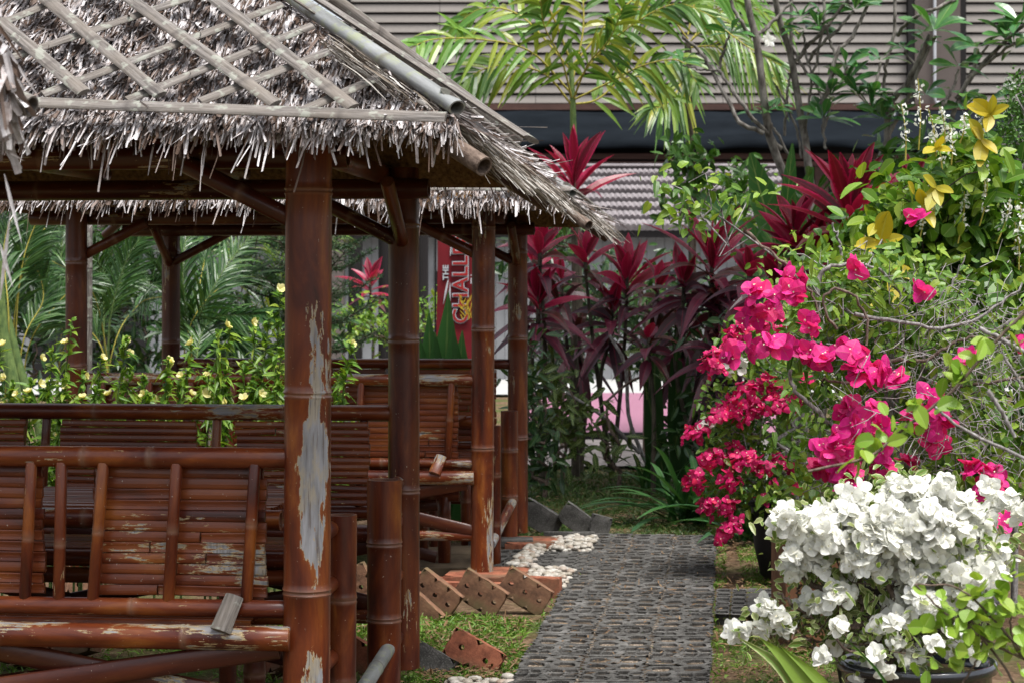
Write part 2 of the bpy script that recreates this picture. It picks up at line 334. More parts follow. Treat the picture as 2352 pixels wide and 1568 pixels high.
M['banana']=leafmat('banana_leaf',[(.05,.19,.05),(.08,.24,.06)],.35,.35,.5,None,.03,vein=.12)
M['crim']=leafmat('crimson_leaf',[(.09,.008,.022),(.24,.010,.036),(.50,.016,.085),(.36,.010,.03),(.16,.014,.03)],.35,.35,.3,((.52,.016,.10,1),.48),spec=.4)
M['purp']=leafmat('purple_leaf',[(.022,.010,.018),(.055,.012,.026),(.11,.013,.036),(.20,.014,.050),(.045,.011,.022),(.12,.04,.018)],.38,.2,.3,((.26,.011,.045,1),.64),spec=.4)
M['dead']=leafmat('dry_leaf',[(.12,.06,.025),(.25,.14,.06),(.38,.25,.14)],.8,.1)
M['yellow']=leafmat('yellow_leaf',[(.62,.47,.02),(.72,.58,.04),(.55,.52,.05)],.4,.35,.2)
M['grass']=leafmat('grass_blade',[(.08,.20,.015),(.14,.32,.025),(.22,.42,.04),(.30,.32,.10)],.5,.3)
M['grass_dk']=leafmat('shade_tinted_grass_blade',[(.03,.09,.012),(.06,.14,.02),(.1,.19,.03),(.2,.17,.08)],.5,.25)  # darker copy of the grass, shade put into its colour
M['pink']=leafmat('magenta_bract',[(.50,.006,.17),(.72,.010,.26),(.85,.035,.30),(.82,.02,.17),(.78,.09,.30)],.55,.4,.15,None,.02)
M['pink_dk']=leafmat('crimson_bract',[(.42,.004,.09),(.62,.006,.15),(.78,.02,.18),(.70,.012,.08)],.55,.38,.12,None,.02)
M['white']=leafmat('white_bract',[(.88,.88,.80),(.92,.92,.87),(.93,.93,.91)],.55,.45,.22,None,.02)
M['cream']=leafmat('cream_petal',[(.84,.76,.25),(.88,.84,.45),(.86,.80,.30)],.5,.35)
M['star']=plain('cream_star',(.75,.72,.5),.6,.1,20,0)
def bark(name,a,b_,sc_=30):
    m,nt,b=newmat(name,.85,.2); f=noise(nt,mapping(nt,objc(nt),(1,1,.4)),sc_,6,.7); nt.links.new(ramp(nt,f,[(.35,a),(.65,b_)]),b.inputs['Base Color']); bump(nt,b,f,.5,.006); return m
M['twig']=bark('grey_twig',(.10,.085,.075),(.36,.34,.34),60)
M['twig_b']=bark('brown_twig',(.05,.032,.024),(.20,.15,.12),60)
M['bark']=bark('speckled_bark',(.055,.045,.04),(.27,.25,.23),16)
M['stem_g']=bark('green_stem',(.05,.09,.03),(.14,.2,.06),30)
M['stem_y']=bark('yellow_stalk',(.22,.2,.03),(.42,.36,.08),30)
M['stem_d']=bark('dark_stem',(.02,.018,.013),(.09,.075,.055),20)
# hard things
m,nt,b=newmat('red_brick',.9,.15); o=objc(nt); c=ramp(nt,noise(nt,o,12,6,.7),[(.3,(.10,.035,.022)),(.5,(.27,.095,.055)),(.7,(.40,.16,.09))]); c=mixc(nt,mth(nt,'MULTIPLY',ramp(nt,noise(nt,o,5,4),[(.45,(0,0,0)),(.62,(1,1,1))]),.7),c,(.075,.062,.04)); nt.links.new(c,b.inputs['Base Color']); bump(nt,b,noise(nt,o,90,5,.8),.6,.006); M['brick']=m
m,nt,b=newmat('mossy_brick',.9,.15); o=objc(nt); c=ramp(nt,noise(nt,o,11,6,.7),[(.3,(.07,.04,.028)),(.5,(.17,.09,.055)),(.7,(.27,.15,.09))]); c=mixc(nt,mth(nt,'MULTIPLY',ramp(nt,noise(nt,o,6,4),[(.48,(0,0,0)),(.62,(1,1,1))]),.6),c,(.07,.075,.035)); nt.links.new(c,b.inputs['Base Color']); bump(nt,b,noise(nt,o,90,5,.8),.6,.006); M['brick_b']=m
m,nt,b=newmat('worn_concrete',.9,.2); o=objc(nt); c=ramp(nt,noise(nt,o,7,7,.7),[(.3,(.024,.023,.021)),(.5,(.070,.067,.062)),(.72,(.175,.168,.158))]); c=mixc(nt,mth(nt,'MULTIPLY',ramp(nt,noise(nt,o,3,3),[(.5,(0,0,0)),(.65,(1,1,1))]),.5),c,(.055,.05,.045)); c=mixc(nt,mth(nt,'MULTIPLY',ramp(nt,noise(nt,o,150,2),[(.55,(0,0,0)),(.65,(1,1,1))]),.25),c,(.3,.29,.28)); nt.links.new(c,b.inputs['Base Color']); bump(nt,b,noise(nt,o,120,6,.8),.7,.006); M['conc']=m
M['pebble']=leafmat('white_pebble',[(.34,.29,.22),(.54,.50,.43),(.66,.63,.57),(.40,.28,.20)],.5,0,0)
M['slab']=plain('sand_slab',(.22,.16,.10),.85,.3,6)
m,nt,b=newmat('soil',.95,.1); o=objc(nt); f=noise(nt,o,1.1,6,.65)
c=ramp(nt,noise(nt,o,22,6,.75),[(.3,(.045,.028,.017)),(.5,(.12,.075,.045)),(.68,(.24,.17,.11)),(.8,(.34,.27,.19))])
c=mixc(nt,ramp(nt,f,[(.46,(0,0,0)),(.60,(.85,.85,.85))]),c,ramp(nt,noise(nt,o,30,4,.7),[(.3,(.02,.04,.01)),(.7,(.08,.13,.025))])); nt.links.new(c,b.inputs['Base Color']); bump(nt,b,noise(nt,o,45,6,.8),.8,.02); M['soil']=m
m,nt,b=newmat('gravel_fill',.95,.1); o=objc(nt); vo=nt.nodes.new('ShaderNodeTexVoronoi'); vo.inputs['Scale'].default_value=110; nt.links.new(o,vo.inputs[0])
c=mixc(nt,ramp(nt,noise(nt,o,5,4),[(.42,(0,0,0)),(.55,(1,1,1))]),(.05,.037,.026),ramp(nt,vo.outputs['Distance'],[(.1,(.42,.35,.29)),(.6,(.10,.075,.05))])); nt.links.new(c,b.inputs['Base Color']); bump(nt,b,vo.outputs['Distance'],.6,.005); M['gravel']=m
m,nt,b=newmat('dark_glaze',.12,.6,.6); b.inputs['Base Color'].default_value=(.010,.012,.018,1); bump(nt,b,noise(nt,objc(nt),9,3),.15,.01); M['glaze']=m
M['clay']=plain('terracotta',(.26,.12,.06),.85,.3,8); M['blackplastic']=plain('black_plastic',(.012,.012,.013),.5,.2,8,.1)
M['louvre']=leafmat('taupe_louvre',[(.29,.265,.24),(.32,.29,.265),(.305,.28,.255)],.6,0,0,spec=.3) or plain('taupe_louvre',(.275,.25,.23),.5,.06,2,.05); M['taupe']=plain('taupe_wall',(.13,.105,.095),.7,.08,2,.1)
M['brownwood']=plain('brown_timber',(.095,.045,.035),.6,.3,5,.2,stretch=(.2,1,1)); M['void']=plain('dark_interior',(.012,.010,.010),.8,.2,3,0)
M['awning']=plain('navy_canvas',(.015,.019,.024),.95,.2,3,.15,.02,stretch=(.3,1,1)); M['whitewall']=plain('pale_render',(.27,.275,.285),.8,.12,3,.1)
M['tile']=plain('roof_tile',(.31,.28,.29),.7,.2,5,.2); M['steel']=plain('white_pipe',(.6,.62,.66),.4,.05,4,0)
m,nt,b=newmat('pink_tiling',.5,.3); o=objc(nt); wv=nt.nodes.new('ShaderNodeTexBrick'); wv.inputs['Scale'].default_value=9; wv.inputs['Color1'].default_value=(.25,.095,.15,1); wv.inputs['Color2'].default_value=(.225,.085,.14,1); wv.inputs['Mortar'].default_value=(.36,.20,.26,1); wv.inputs['Mortar Size'].default_value=.03; nt.links.new(mapping(nt,o,(1,1,1)),wv.inputs[0]); nt.links.new(wv.outputs[0],b.inputs['Base Color']); M['pinktile']=m
M['paving_w']=plain('pale_stone_paving',(.52,.52,.50),.8,.12,4,.2); M['paving_g']=plain('grey_kerb_stone',(.26,.23,.22),.85,.25,4,.3)
M['red']=plain('red_banner_cloth',(.22,.006,.014),.6,.15,3,.05); M['red2']=plain('bright_red_print',(.45,.02,.02),.6,.1,3,0); M['ink']=plain('dark_outline_print',(.02,.02,.05),.6,.1,3,0); M['silver']=plain('white_print',(.62,.62,.66),.6,.05,3,0); M['gold']=plain('yellow_print',(.6,.42,.03),.6,.1,3,0)
# ---------------------------------------------------------------- poles
def pole(name, p0, p1, r0, r1=None, mat='bam', parent=None, nodes=(), open0=False, open1=False, peel=0., dark=0., k=18, flat=None, up=None, wob=0., bend=0.):
    p0=Vector(p0); p1=Vector(p1); ax=p1-p0; L=ax.length; z=ax/L; r1=r1 or r0
    ref=Vector(up) if up is not None else (Vector((0,1,0)) if abs(z.y)<.9 else Vector((0,0,1)))
    x=ref.cross(z); x.normalize(); y=z.cross(x)
    if up is None and abs(z.z)>.9: x=Vector((1,0,0)); y=z.cross(x).normalized(); x=y.cross(z)
    mw=Matrix(((x.x,y.x,z.x,p0.x),(x.y,y.y,z.y,p0.y),(x.z,y.z,z.z,p0.z),(0,0,0,1)))
    zs=set(np.linspace(0,L,max(3,int(L/.12))).tolist()); nd={}
    for q in nodes:
        q=q*L if q<=1 and L>0 and isinstance(q,float) and q>0 and False else q
        if 0.02<q<L-.02:
            for dz,f,a in ((-.016,1.0,0),(-.008,1.05,.6),(-.002,1.0,1),(.002,1.0,1),(.007,1.06,.8),(.015,1.01,.3),(.03,.995,.0)): nd[q+dz]=(f,a)
    zs=sorted([q for q in zs if all(abs(q-n)>.035 for n in nodes)]+list(nd))
    th=np.linspace(0,2*np.pi,k,endpoint=False); rings=[]; na=[]; ph=R.rand()*6
    for q in zs:
        f,a=nd.get(q,(1.0,0)); r=(r0+(r1-r0)*q/L)*f
        bx=bend*math.sin(math.pi*q/L)+wob*math.sin(q*5+ph)
        rx,ry=(r,r) if flat is None else (r*flat[0],r*flat[1])
        rings.append(np.stack([np.cos(th)*rx+bx,np.sin(th)*ry+bend*0,np.full(k,q)],1)); na.append(a)
    def cap(r,zq,inn,d):
        a=[]; s=np.array([1,1]) if flat is None else np.array(flat)
        for rr,zz,aa in ((r*.80,zq,.9),(r*.76,zq+d*min(.06,L*.3),0),(r*.01,zq+d*min(.06,L*.3),0)) if inn else ((r*.95,zq-d*.002,.5),(r*.01,zq-d*.002,.5)):
            a.append((np.stack([np.cos(th)*rr*s[0],np.sin(th)*rr*s[1],np.full(k,zz)],1),aa))
        return a
    c0=cap(r0,0.,open0,1)[::-1]; c1=cap(r1,L,open1,-1)
    rings=[q for q,_ in c0]+rings+[q for q,_ in c1]; na=[q for _,q in c0]+na+[q for _,q in c1]
    n=len(rings); V=np.concatenate(rings); i=np.arange(n-1)[:,None]*k; j=np.arange(k)[None]; j2=(j+1)%k
    A=Acc(); A.quads(V,np.stack([i+j,i+j2,i+k+j2,i+k+j],-1).reshape(-1,4)); me=A.mesh(name,True)
    att=me.attributes.new('node','FLOAT','POINT'); att.data.foreach_set('value',np.repeat(na,k).astype(np.float32))
    try: me.set_sharp_from_angle(angle=rad(50))
    except Exception: pass
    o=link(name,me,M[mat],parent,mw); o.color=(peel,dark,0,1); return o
# ================================================================ bamboo huts
YAW=-math.atan2(.208,1.98)
def hut(cx, cy, label, seed, first):
    global R
    R=np.random.RandomState(seed)
    root=thing('bamboo_hut',(cx,cy,0),label,'hut','thatched bamboo picnic huts',YAW)
    HM=Matrix.Translation((cx,cy,0))@Matrix.Rotation(YAW,4,'Z')
    h=lambda x,y,z: HM@Vector((x,y,z))
    ux=(HM.to_3x3()@Vector((1,0,0))); uy=(HM.to_3x3()@Vector((0,1,0)))
    hx,hy=1.175,.99
    def P(name,a,b,r,r1=None,**k): return pole(name,h(*a),h(*b),r,r1,parent=root,**k)
    nd=[(.66,1.29),(.74,1.37)] if first else [(.70,1.37),(.62,1.28)]
    pr=.076 if first else .066
    # posts
    pst=P('post',(hx,-hy,.0 if first else .05),(hx+.01,-hy,2.12),pr if first else .064,pr*.98,nodes=(*nd[0],1.94),peel=.18 if first else .35,mat='bam_strip' if first else 'bam')
    P('post',(hx,hy,.05),(hx,hy,2.14),.067,.064,nodes=(*nd[1],1.85),peel=.02,dark=.35 if first else .1)
    P('post',(-hx,-hy,.0),(-hx,-hy,2.12),.062,nodes=(.6,1.2,1.8),dark=.45)
    P('post',(-hx,hy,.0),(-hx,hy,2.12),.062,nodes=(.7,1.3,1.9),dark=.7)
    # eave beams, mid beams, braces; dark paints in the shade under the roof
    for z,y in ((2.06,-hy),(2.05,hy)):
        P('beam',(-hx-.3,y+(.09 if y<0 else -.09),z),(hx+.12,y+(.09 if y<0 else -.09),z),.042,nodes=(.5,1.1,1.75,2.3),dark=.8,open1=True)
    P('beam',(hx-.09,-hy-.2,2.115),(hx-.09,hy+.25,2.115),.042,nodes=(.6,1.3),dark=.35,open0=True,open1=True)
    P('beam',(-hx+.09,-hy-.2,2.115),(-hx+.09,hy+.25,2.115),.042,nodes=(.6,1.3),dark=.5,open0=True)
    P('tie_beam',(-hx,0.05,2.17),(hx,0.05,2.17),.034,nodes=(.5,1.2,1.9),dark=.5)
    for x in (-.75,-.1,.5): P('tie_strut',(x,-hy+.04,2.1),(x,hy-.04,2.12),.030,nodes=(.5,1.2),dark=.6)
    for sx in (-1,1):
        for y in (-hy,hy):
            yy=y+(.03 if y<0 else -.03)
            P('brace',(sx*(hx-.40),yy,2.03),(sx*(hx-.03),yy,1.84),.03,nodes=(.2,),dark=.6)
        P('brace',(sx*hx,hy-.42,2.06),(sx*hx,hy-.03,1.82),.028,dark=.4)
    # ---- roof: four sloping faces meeting at the peak
    oF,oB,oR,oL=.40,.24,.53,.5; ez=2.137; AP=np.array([0,-.0,3.28])
    cor=[np.array([-hx-oL,-hy-oF,ez+.04]),np.array([hx+oR,-hy-oF,ez]),np.array([hx+oR,hy+oB,ez-.01]),np.array([-hx-oL,hy+oB,ez+.02])]
    H3=np.array(HM.to_3x3()); HT=np.array(HM.translation)
    W=lambda a: np.asarray(a)@H3.T+HT
    ra=Acc()
    for i in range(4):  # underside reed layer, 4 cm thick
        a,b=cor[i],cor[(i+1)%4]; n=nrm(np.cross(b-a,AP-a)); 
        a2=a+(a-AP)*.005; b2=b+(b-AP)*.005
        lo=np.array([a2,b2,AP])-n*.075; hi=np.array([a2,b2,AP])-n*.03
        ra.tris(W(np.vstack([lo,hi])),[[0,2,1],[3,4,5]]); ra.quads(W(np.vstack([lo,hi])),[[0,1,4,3]])
    roof=ra.build('roof',M['reed'],root)
    faces={}
    ta=Acc(); te=Acc()
    for i in range(4):
        a,b=cor[i],cor[(i+1)%4]; e=nrm(b-a); n=nrm(np.cross(b-a,AP-a)); down=nrm(np.cross(e,n)); 
        if down[2]>0: down=-down
        faces[i]=(a,b,e,n,down)
        dens={0:38000,1:9000,2:900,3:1500}[i] if first else {0:9000,1:3000,2:500,3:800}[i]
        mid=(a+b)/2; Ls=np.dot(mid-AP,down); wid=np.linalg.norm(b-a)
        u=np.sqrt(R.rand(dens)*1.12); 
        courses=np.round(u*Ls/.055)*.055/Ls+R.normal(size=dens)*.010
        u=np.clip(courses,.02,1.01)
        v=R.rand(dens)
        Pn=AP+(a-AP)*(u*(1-v))[:,None]+(b-AP)*(u*v)[:,None]
        side=(v-.5)*.9 if i in (1,3) else (v-.5)*.35
        lift=R.gamma(1.5,.085,dens)+.02
        D=down+e*(R.normal(size=dens)*.15+side*.3)[:,None]+n*lift[:,None]
        N=n+nrm(R.normal(size=(dens,3)))*.5
        Ln=R.gamma(2.6,.021,dens)+.026; Wd=R.gamma(2.2,.0021,dens)+.0018
        big=R.rand(dens)<.12; Wd[big]*=1.8; Ln[big]*=.8
        leaves(ta,W(Pn+n*(R.rand(dens)*.03-.015)[:,None]),D@H3.T,N@H3.T,Ln,Wd,'rag',3,droop=.12,fold=.35,cols=3,curl=R.normal(size=dens)*.22,wav=.5)
        # hanging fringe along the eave
        nf={0:5600,1:2600,2:700,3:500}[i] if first else {0:2400,1:900,2:400,3:500}[i]
        v=R.uniform(-.0,1.0,nf); Pf=a+(b-a)*v[:,None]+down*(R.uniform(-.13,.02,nf))[:,None]-n*(R.rand(nf)*.06)[:,None]
        cl=.5+.5*np.sin(v*61+i)*np.sin(v*23+1)
        Lf=R.gamma(2.4,.0135,nf)*(.28+.85*cl)+.018
        if i==2: Lf*=.7
        longs=R.rand(nf)<.02; Lf[longs]+=R.rand(longs.sum())*.11+.03
        Wf=R.gamma(2.2,.0024,nf)+.0018; Wf[longs]=.008
        if i==1: Lf=Lf*1.3+.02; Wf*=.9
        hang=R.uniform(.1,1.0,nf) if i!=1 else R.uniform(0,.35,nf)
        D=down+np.array([0,0,-1])*hang[:,None]+e*(R.normal(size=nf)*.2+((v-.5)*.5 if i==1 else 0))[:,None]+n*(R.rand(nf)*.2)[:,None]
        leaves(te if i in(1,) else ta,W(Pf),D@H3.T,(n+R.normal(size=(nf,3))*.6)@H3.T,Lf,Wf,'rag',3,droop=.15,fold=.3,cols=3,curl=R.normal(size=nf)*.12,wav=.4)
    # long strands swept down the right-hand eave
    a,b,e,n,down=faces[1]; nf=6500 if first else 1500
    v=R.rand(nf)**.9; Pf=a+(b-a)*v[:,None]+down*R.uniform(-.5,.07,nf)[:,None]+n*(R.rand(nf)*.035-.02)[:,None]+np.array([0,0,-1])*(R.rand(nf)*.05)[:,None]
    D=down+e*(R.normal(size=nf)*.12+.06)[:,None]+n*(R.rand(nf)*.1)[:,None]
    leaves(te,W(Pf),D@H3.T,(n+R.normal(size=(nf,3))*.4)@H3.T,R.uniform(.04,.20,nf),R.uniform(.003,.009,nf),'rag',3,droop=.18,fold=.3,curl=R.normal(size=nf)*.05,wav=.3)
    ta.build('thatch',M['thatch'],roof); te.build('thatch_fringe',M['thatch_edge'],roof)
    # ---- laths
    def onface(i,s,t,off=.04):  # s metres along the eave from its left corner, t metres up the slope
        a,b,e,n,down=faces[i]; return Vector(W(a+e*s-down*t+n*off))
    def lath(i,s0,t0,s1,t1,w=.030,off=.045,mat='grey_bam',nodes=(.35,.9,1.5)):
        n=Vector(faces[i][3]@H3.T)
        pole('roof_lath',onface(i,s0,t0,off),onface(i,s1,t1,off),w,w*.95,mat,roof,nodes=nodes,flat=(1,.36),up=n,k=12)
    if first:
        a,b,e,n,down=faces[0]; nw=Vector(n@H3.T); Aw=Vector(W(a)); ew=Vector(e@H3.T); dw=Vector(down@H3.T)
        C0=Vector((0,0,CAMZ))
        def ray(px,py,off=.07):
            d=at(px,py,1)-C0; t=(Aw+nw*off-C0).dot(nw)/d.dot(nw); q=C0+d*t-Aw; return q.dot(ew),-q.dot(dw)
        dl=[((0,57),(194,222)),((100,0),(370,228)),((290,0),(634,248)),((486,0),(812,256)),((-190,78),(40,232))]
        ul=[((0,50),(135,-5)),((-40,150),(430,-8)),((98,212),(646,6)),((292,225),(716,55)),((460,228),(784,102)),((700,247),(882,167))]
        for q0,q1 in dl:
            A_,B_=ray(*q0),ray(*q1); ex=.45 if q0[1]<=10 else .0
            A2=(A_[0]+(A_[0]-B_[0])*ex,A_[1]+(A_[1]-B_[1])*ex) if ex else A_
            lath(0,*A2,*B_,w=.024,off=.085,nodes=(.31+R.rand()*.1,.72,1.1))
        for q0,q1 in ul:
            A_,B_=ray(*q0),ray(*q1); lath(0,*A_,*B_,w=.0195,off=.062,nodes=())
        A_,B_=ray(78,228,.08),ray(1022,270,.08); A_=(A_[0]-.8,A_[1]+.03); lath(0,A_[0],A_[1],B_[0],B_[1],w=.026,off=.08,nodes=(1.1,1.75))
    else:
        wid=np.linalg.norm(cor[1]-cor[0])
        lath(0,0,.0,wid,.0,w=.022,off=.06)
        for s in np.arange(.2,wid,.32): lath(0,s,.02,min(s+.7,wid*.5+.3) if s<wid/2 else s-.6,.8,w=.016,off=.05,nodes=(.3,))
        for s in np.arange(.5,wid-.2,.32): lath(0,s,.02,s-.45,.55 if s<wid-.6 else .3,w=.014,off=.04,nodes=())
    a,b,e,n,down=faces[1]; wid=np.linalg.norm(b-a); sl=np.dot((a+b)/2-AP,down)
    lath(1,.0,.05,wid,.05,w=.03,off=.05)
    for k in range(4 if first else 2):
        s=.3+k*.55
        lath(1,s,.05,s+.5,min(.7,sl*.4),w=.017,off=.045,nodes=(.2,)); lath(1,s+.4,.05,s,.75,w=.015,off=.03,nodes=())
    # ---- hips: pale split cane on top, round rafter below
    for i in range(4):
        c=cor[i]; d=nrm(c-AP); up=np.array([0,0,1.])
        if first and i==2: pole('hip_cap',at(560,-152,7.8),at(1190,322,8.6),.034,.036,'grey_bam',roof,nodes=(.3,.7,1.1,1.4),k=16)
        top0=AP+d*.05+up*.05; top1=c+d*(.02 if i!=2 else .1)+up*.035
        pole('hip_cap',Vector(W(top0)),Vector(W(top1)),.029,.032,'pale_cane' if i==1 else 'grey_bam',roof,nodes=(.35,.8,1.25,1.7,2.1),open1=True,flat=(1,.75),up=Vector(nrm(np.cross(d,np.cross(up,d)))@H3.T),k=16)
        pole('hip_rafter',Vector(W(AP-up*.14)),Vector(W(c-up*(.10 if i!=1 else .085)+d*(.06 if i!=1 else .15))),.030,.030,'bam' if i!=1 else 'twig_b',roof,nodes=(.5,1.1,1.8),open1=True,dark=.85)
    if first:  # extra cover strip beside the hip cap
        c=cor[1]; d=nrm(c-AP); q=np.array([.07,.07,.05])
        pole('hip_cap',Vector(W(AP+q)),Vector(W(c+d*.24+q+np.array([0,.05,-.01]))),.05,.04,'grey_bam',roof,nodes=(.6,1.3),flat=(1,.25),up=Vector(nrm(np.array([.5,-.1,.8]))@H3.T),k=12)
    # ---- benches
    pk=.10
    def bench(y, s, name, top, seat_z, lows):
        # s=+1: the side that faces outwards is -y (front bench); -1: the back bench
        b=thing_part(name)
        P_=lambda nm,a,c,r,**k: pole(nm,h(*a),h(*c),r,parent=b,**k)
        P_('top_rail',(-hx,y,top),(hx-.03,y,top),.034,nodes=(.42,1.02,1.62,1.84) ,peel=.26)
        yo=y-s*.018
        P_('seat_rail',(-hx,y,lows[0]),(hx-.03,y,lows[0]),.029,nodes=(.55,1.2,1.78),peel=.0)
        P_('lower_rail',(-hx-.1,y-s*.055,lows[1]),(hx-.04,y-s*.055,lows[1]),.040,nodes=(.35,.93,1.45,2.07),peel=.46 if s>0 else .2)
        lean=.03
        for q in (.174,.431,.682,.795,.909,1.17,1.43,1.545,1.66,1.92,2.18):
            x=hx-q; P_('spindle',(x-.022,y-s*.0,lows[0]+.005),(x+.01*R.randn(),y-s*.012,top-.02),.0195,nodes=(R.uniform(.06,.42),),peel=.02,k=12,dark=R.rand()*.15)
        for (q0,q1) in ((.135,.715),(.875,1.475),(1.62,2.21)):
            A=Acc(); nrow=12; z=lows[0]+.03
            hh=(top-.035-z)/nrow
            for r in range(nrow):
                zc=z+hh*(r+.5); x0,x1=hx-q1+R.rand()*.012,hx-q0-R.rand()*.012
                segs=[(x0,x1)] if R.rand()<.45 else (lambda m:[(x0,m-.002),(m+.002,x1)])(R.uniform(x0+.15,x1-.15))
                for (xa,xb) in segs:
                    t=.006; ys=y+s*(.030+.02*(1-(zc-z)/(top-z)))
                    prf=[(-.5,0),(-.44,.6),(-.3,.9),(-.05,1.0),(.2,.75),(.42,.35),(.5,0)] if R.rand()<.65 else [(-.5,0),(-.42,.9),(-.15,.5),(.1,.45),(.38,.9),(.46,.6),(.5,0)]
                    tw=R.normal()*.0014
                    V=[];
                    for xx,ww in ((xa,-tw),(xb,tw)):
                        for (fz,fy) in prf: V.append(tuple(h(xx,ys-s*fy*.0042,zc+fz*hh*.985+ww)))
                    k=len(prf); A.quads(V,[[j,j+1,k+j+1,k+j] for j in range(k-1)])
                    V2=[tuple(h(xx,ys+s*(.004+.006*g_),zc+fz*hh*.985+ww)) for xx,ww in ((xa,-tw),(xb,tw)) for fz,g_ in ((-.5,0),(-.42,.8),(-.1,1),(.3,.7),(.46,.3),(.5,0))]; A.quads(V2,[[j,j+6,j+7,j+1] for j in range(5)])
                    for xx in (xa,xb):
                        Vc=[tuple(h(xx,ys-s*fy*.011,zc+fz*hh*.96)) for fz,fy in prf]+[tuple(h(xx,ys+s*.004,zc+fz*hh)) for fz in (.48,-.48)]
                        for j in range(1,len(Vc)-1): A.tris([Vc[0],Vc[j],Vc[j+1]],[[0,1,2]])
            o=A.build('backrest_panel',M['bam_panel'],b); o.color=(.17 if s>0 and first else .08,.0,0,1)
        # seat
        ya,yb=(y+s*.07,y+s*.47)
        slat_deck('seat',b,h,-hx+.1,hx-.2,min(ya,yb),max(ya,yb),seat_z,11)
        P_('seat_edge',(-hx+.1,yb,seat_z-.045),(hx-.17,yb,seat_z-.045),.034,nodes=(.5,1.1,1.7),dark=.15,open1=True)
        P_('seat_edge',(-hx+.1,yb,seat_z-.115),(hx-.19,yb,seat_z-.115),.032,nodes=(.7,1.3,1.9),dark=.3,open1=True)
        P_('leg',(hx-.28,yb,.0),(hx-.28,yb,seat_z-.12),.038,nodes=(.3,),dark=.3)
        P_('leg',(-hx+.3,yb,.0),(-hx+.3,yb,seat_z-.12),.038,nodes=(.3,),dark=.3)
        yy=y-s*.02
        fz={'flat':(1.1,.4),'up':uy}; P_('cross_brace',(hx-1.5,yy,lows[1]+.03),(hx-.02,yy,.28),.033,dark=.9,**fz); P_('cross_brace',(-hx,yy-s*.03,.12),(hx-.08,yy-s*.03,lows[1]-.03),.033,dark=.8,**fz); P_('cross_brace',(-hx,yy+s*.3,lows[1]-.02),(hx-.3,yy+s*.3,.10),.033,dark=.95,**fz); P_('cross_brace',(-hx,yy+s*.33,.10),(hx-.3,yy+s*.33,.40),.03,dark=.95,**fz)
        P_('foot_rail',(-hx,y,.26),(hx-.02,y,.26),.03,nodes=(.5,1.2),peel=.2 if not first else .0,dark=0 if not first else .4)
        if s>0:
            p0=h(hx-.225,y-.035,lows[0]+.045); p1=h(hx-.255,y-.10,lows[1]+.03)
            pole('bamboo_wedge',p1,p0,.034,.030,'bam' if not first else 'grey_bam',b,flat=(1,.35),up=uy,peel=.5,k=12)
    def thing_part(nm):
        o=bpy.data.objects.new(nm,None); COL.objects.link(o); o.empty_display_size=.1; o.parent=root; o.matrix_parent_inverse=INV[root.name]; o.matrix_basis=Matrix.Translation(h(0,0,0)); INV[o.name]=Matrix.Translation(h(0,0,0)).inverted(); return o
    def slat_deck(nm,par,h,x0,x1,y0,y1,z,n):
        A=Acc(); hh=(y1-y0)/n
        for r in range(n):
            yc=y0+hh*(r+.5); prf=[(-.5,-.3),(-.42,.5),(-.2,.9),(.1,1),(.4,.7),(.5,-.3)]; dz=R.normal()*.0015
            V=[tuple(h(xx,yc+f*hh*.95,z-.012+g*.012+dz)) for xx in (x0,x1) for f,g in prf]; k=len(prf)
            A.quads(V,[[j,j+1,k+j+1,k+j] for j in range(k-1)]+[[0,k,2*k-1,k-1]])
        o=A.build(nm,M['bam_panel'],par); o.color=(-.15,.1,0,1)
    if first: bench(-hy,1,'front_bench',1.085,.55,(.600,.515)); bench(hy,-1,'back_bench',1.115,.60,(.70,.60))
    else: bench(-hy,1,'front_bench',1.135,.55,(.665,.590)); bench(hy,-1,'back_bench',1.16,.60,(.62,.52))
    # table between the benches
    tb=thing_part('table'); slat_deck('table_top',tb,h,-hx+.25,hx-.26,-.36,.36,.855,18)
    for yy in (-.37,.37): pole('table_edge',h(-hx+.22,yy,.815),h(hx-.22,yy,.815),.036,parent=tb,nodes=(.6,1.2,1.7),open1=True,dark=.1)
    for xx in (-hx+.5,hx-.45):
        for yy in (-.22,.22): pole('table_leg',h(xx,yy,0),h(xx,yy,.80),.032,parent=tb,nodes=(.35,.7),dark=.4)
    pole('table_rail',h(-hx+.5,0,.35),h(hx-.45,0,.35),.028,parent=tb,nodes=(.6,1.2),dark=.4)
    # short arm posts and the rungs let into them
    for sx in ((1,-1)):
        X=sx*hx
        for yp,ht,r,nn,xo in ((-hy+.55,.845,.049 if first else .036,(.26,.55),.01),(hy-.42,.875,.066 if first else .055,(.32,.62),-.013)) :
            q='arm_post'
            P(q,(X+xo*sx,yp,.0),(X+(xo+.002)*sx,yp,ht),r,r*(1.06 if first else 1.0),nodes=nn,open1=True,peel=.02,dark=.05,k=24)
            yend=-hy if yp<0 else hy
            for z in (((.12,.356,.61,.80) if yp<0 else (.19,.45,.67,.83)) if first else (.35,.55,.75)):
                P('rung',(X-(.018 if yp<0 else -.012)*sx,yp,z),(X-(.012 if yp<0 else .022)*sx,yend,z+.0),.027 if first else .024,open0=False,dark=.0,peel=.1)
        P('threshold_rung',(X+.01*sx,-hy+.35,.10 if first else .17),(X+.01*sx,hy-.36,.215 if first else .30),.029,mat='pale_cane' if first else 'bam',peel=.5,nodes=(.4,.9))
    return root,h,HM
c1=(at(702,0,6.38)+at(928,0,8.36))/2; ux0=Vector((math.cos(YAW),math.sin(YAW),0))
HC1=(c1.x-ux0.x*1.175,c1.y-ux0.y*1.175)
c2=(at(1106,0,11.21)+at(1190,0,13.18))/2; HC2=(c2.x-ux0.x*1.175,c2.y-ux0.y*1.175)
hut1,h1,HM1=hut(*HC1,'nearer reddish bamboo hut with grey thatch roof and peeling front post',11,True)
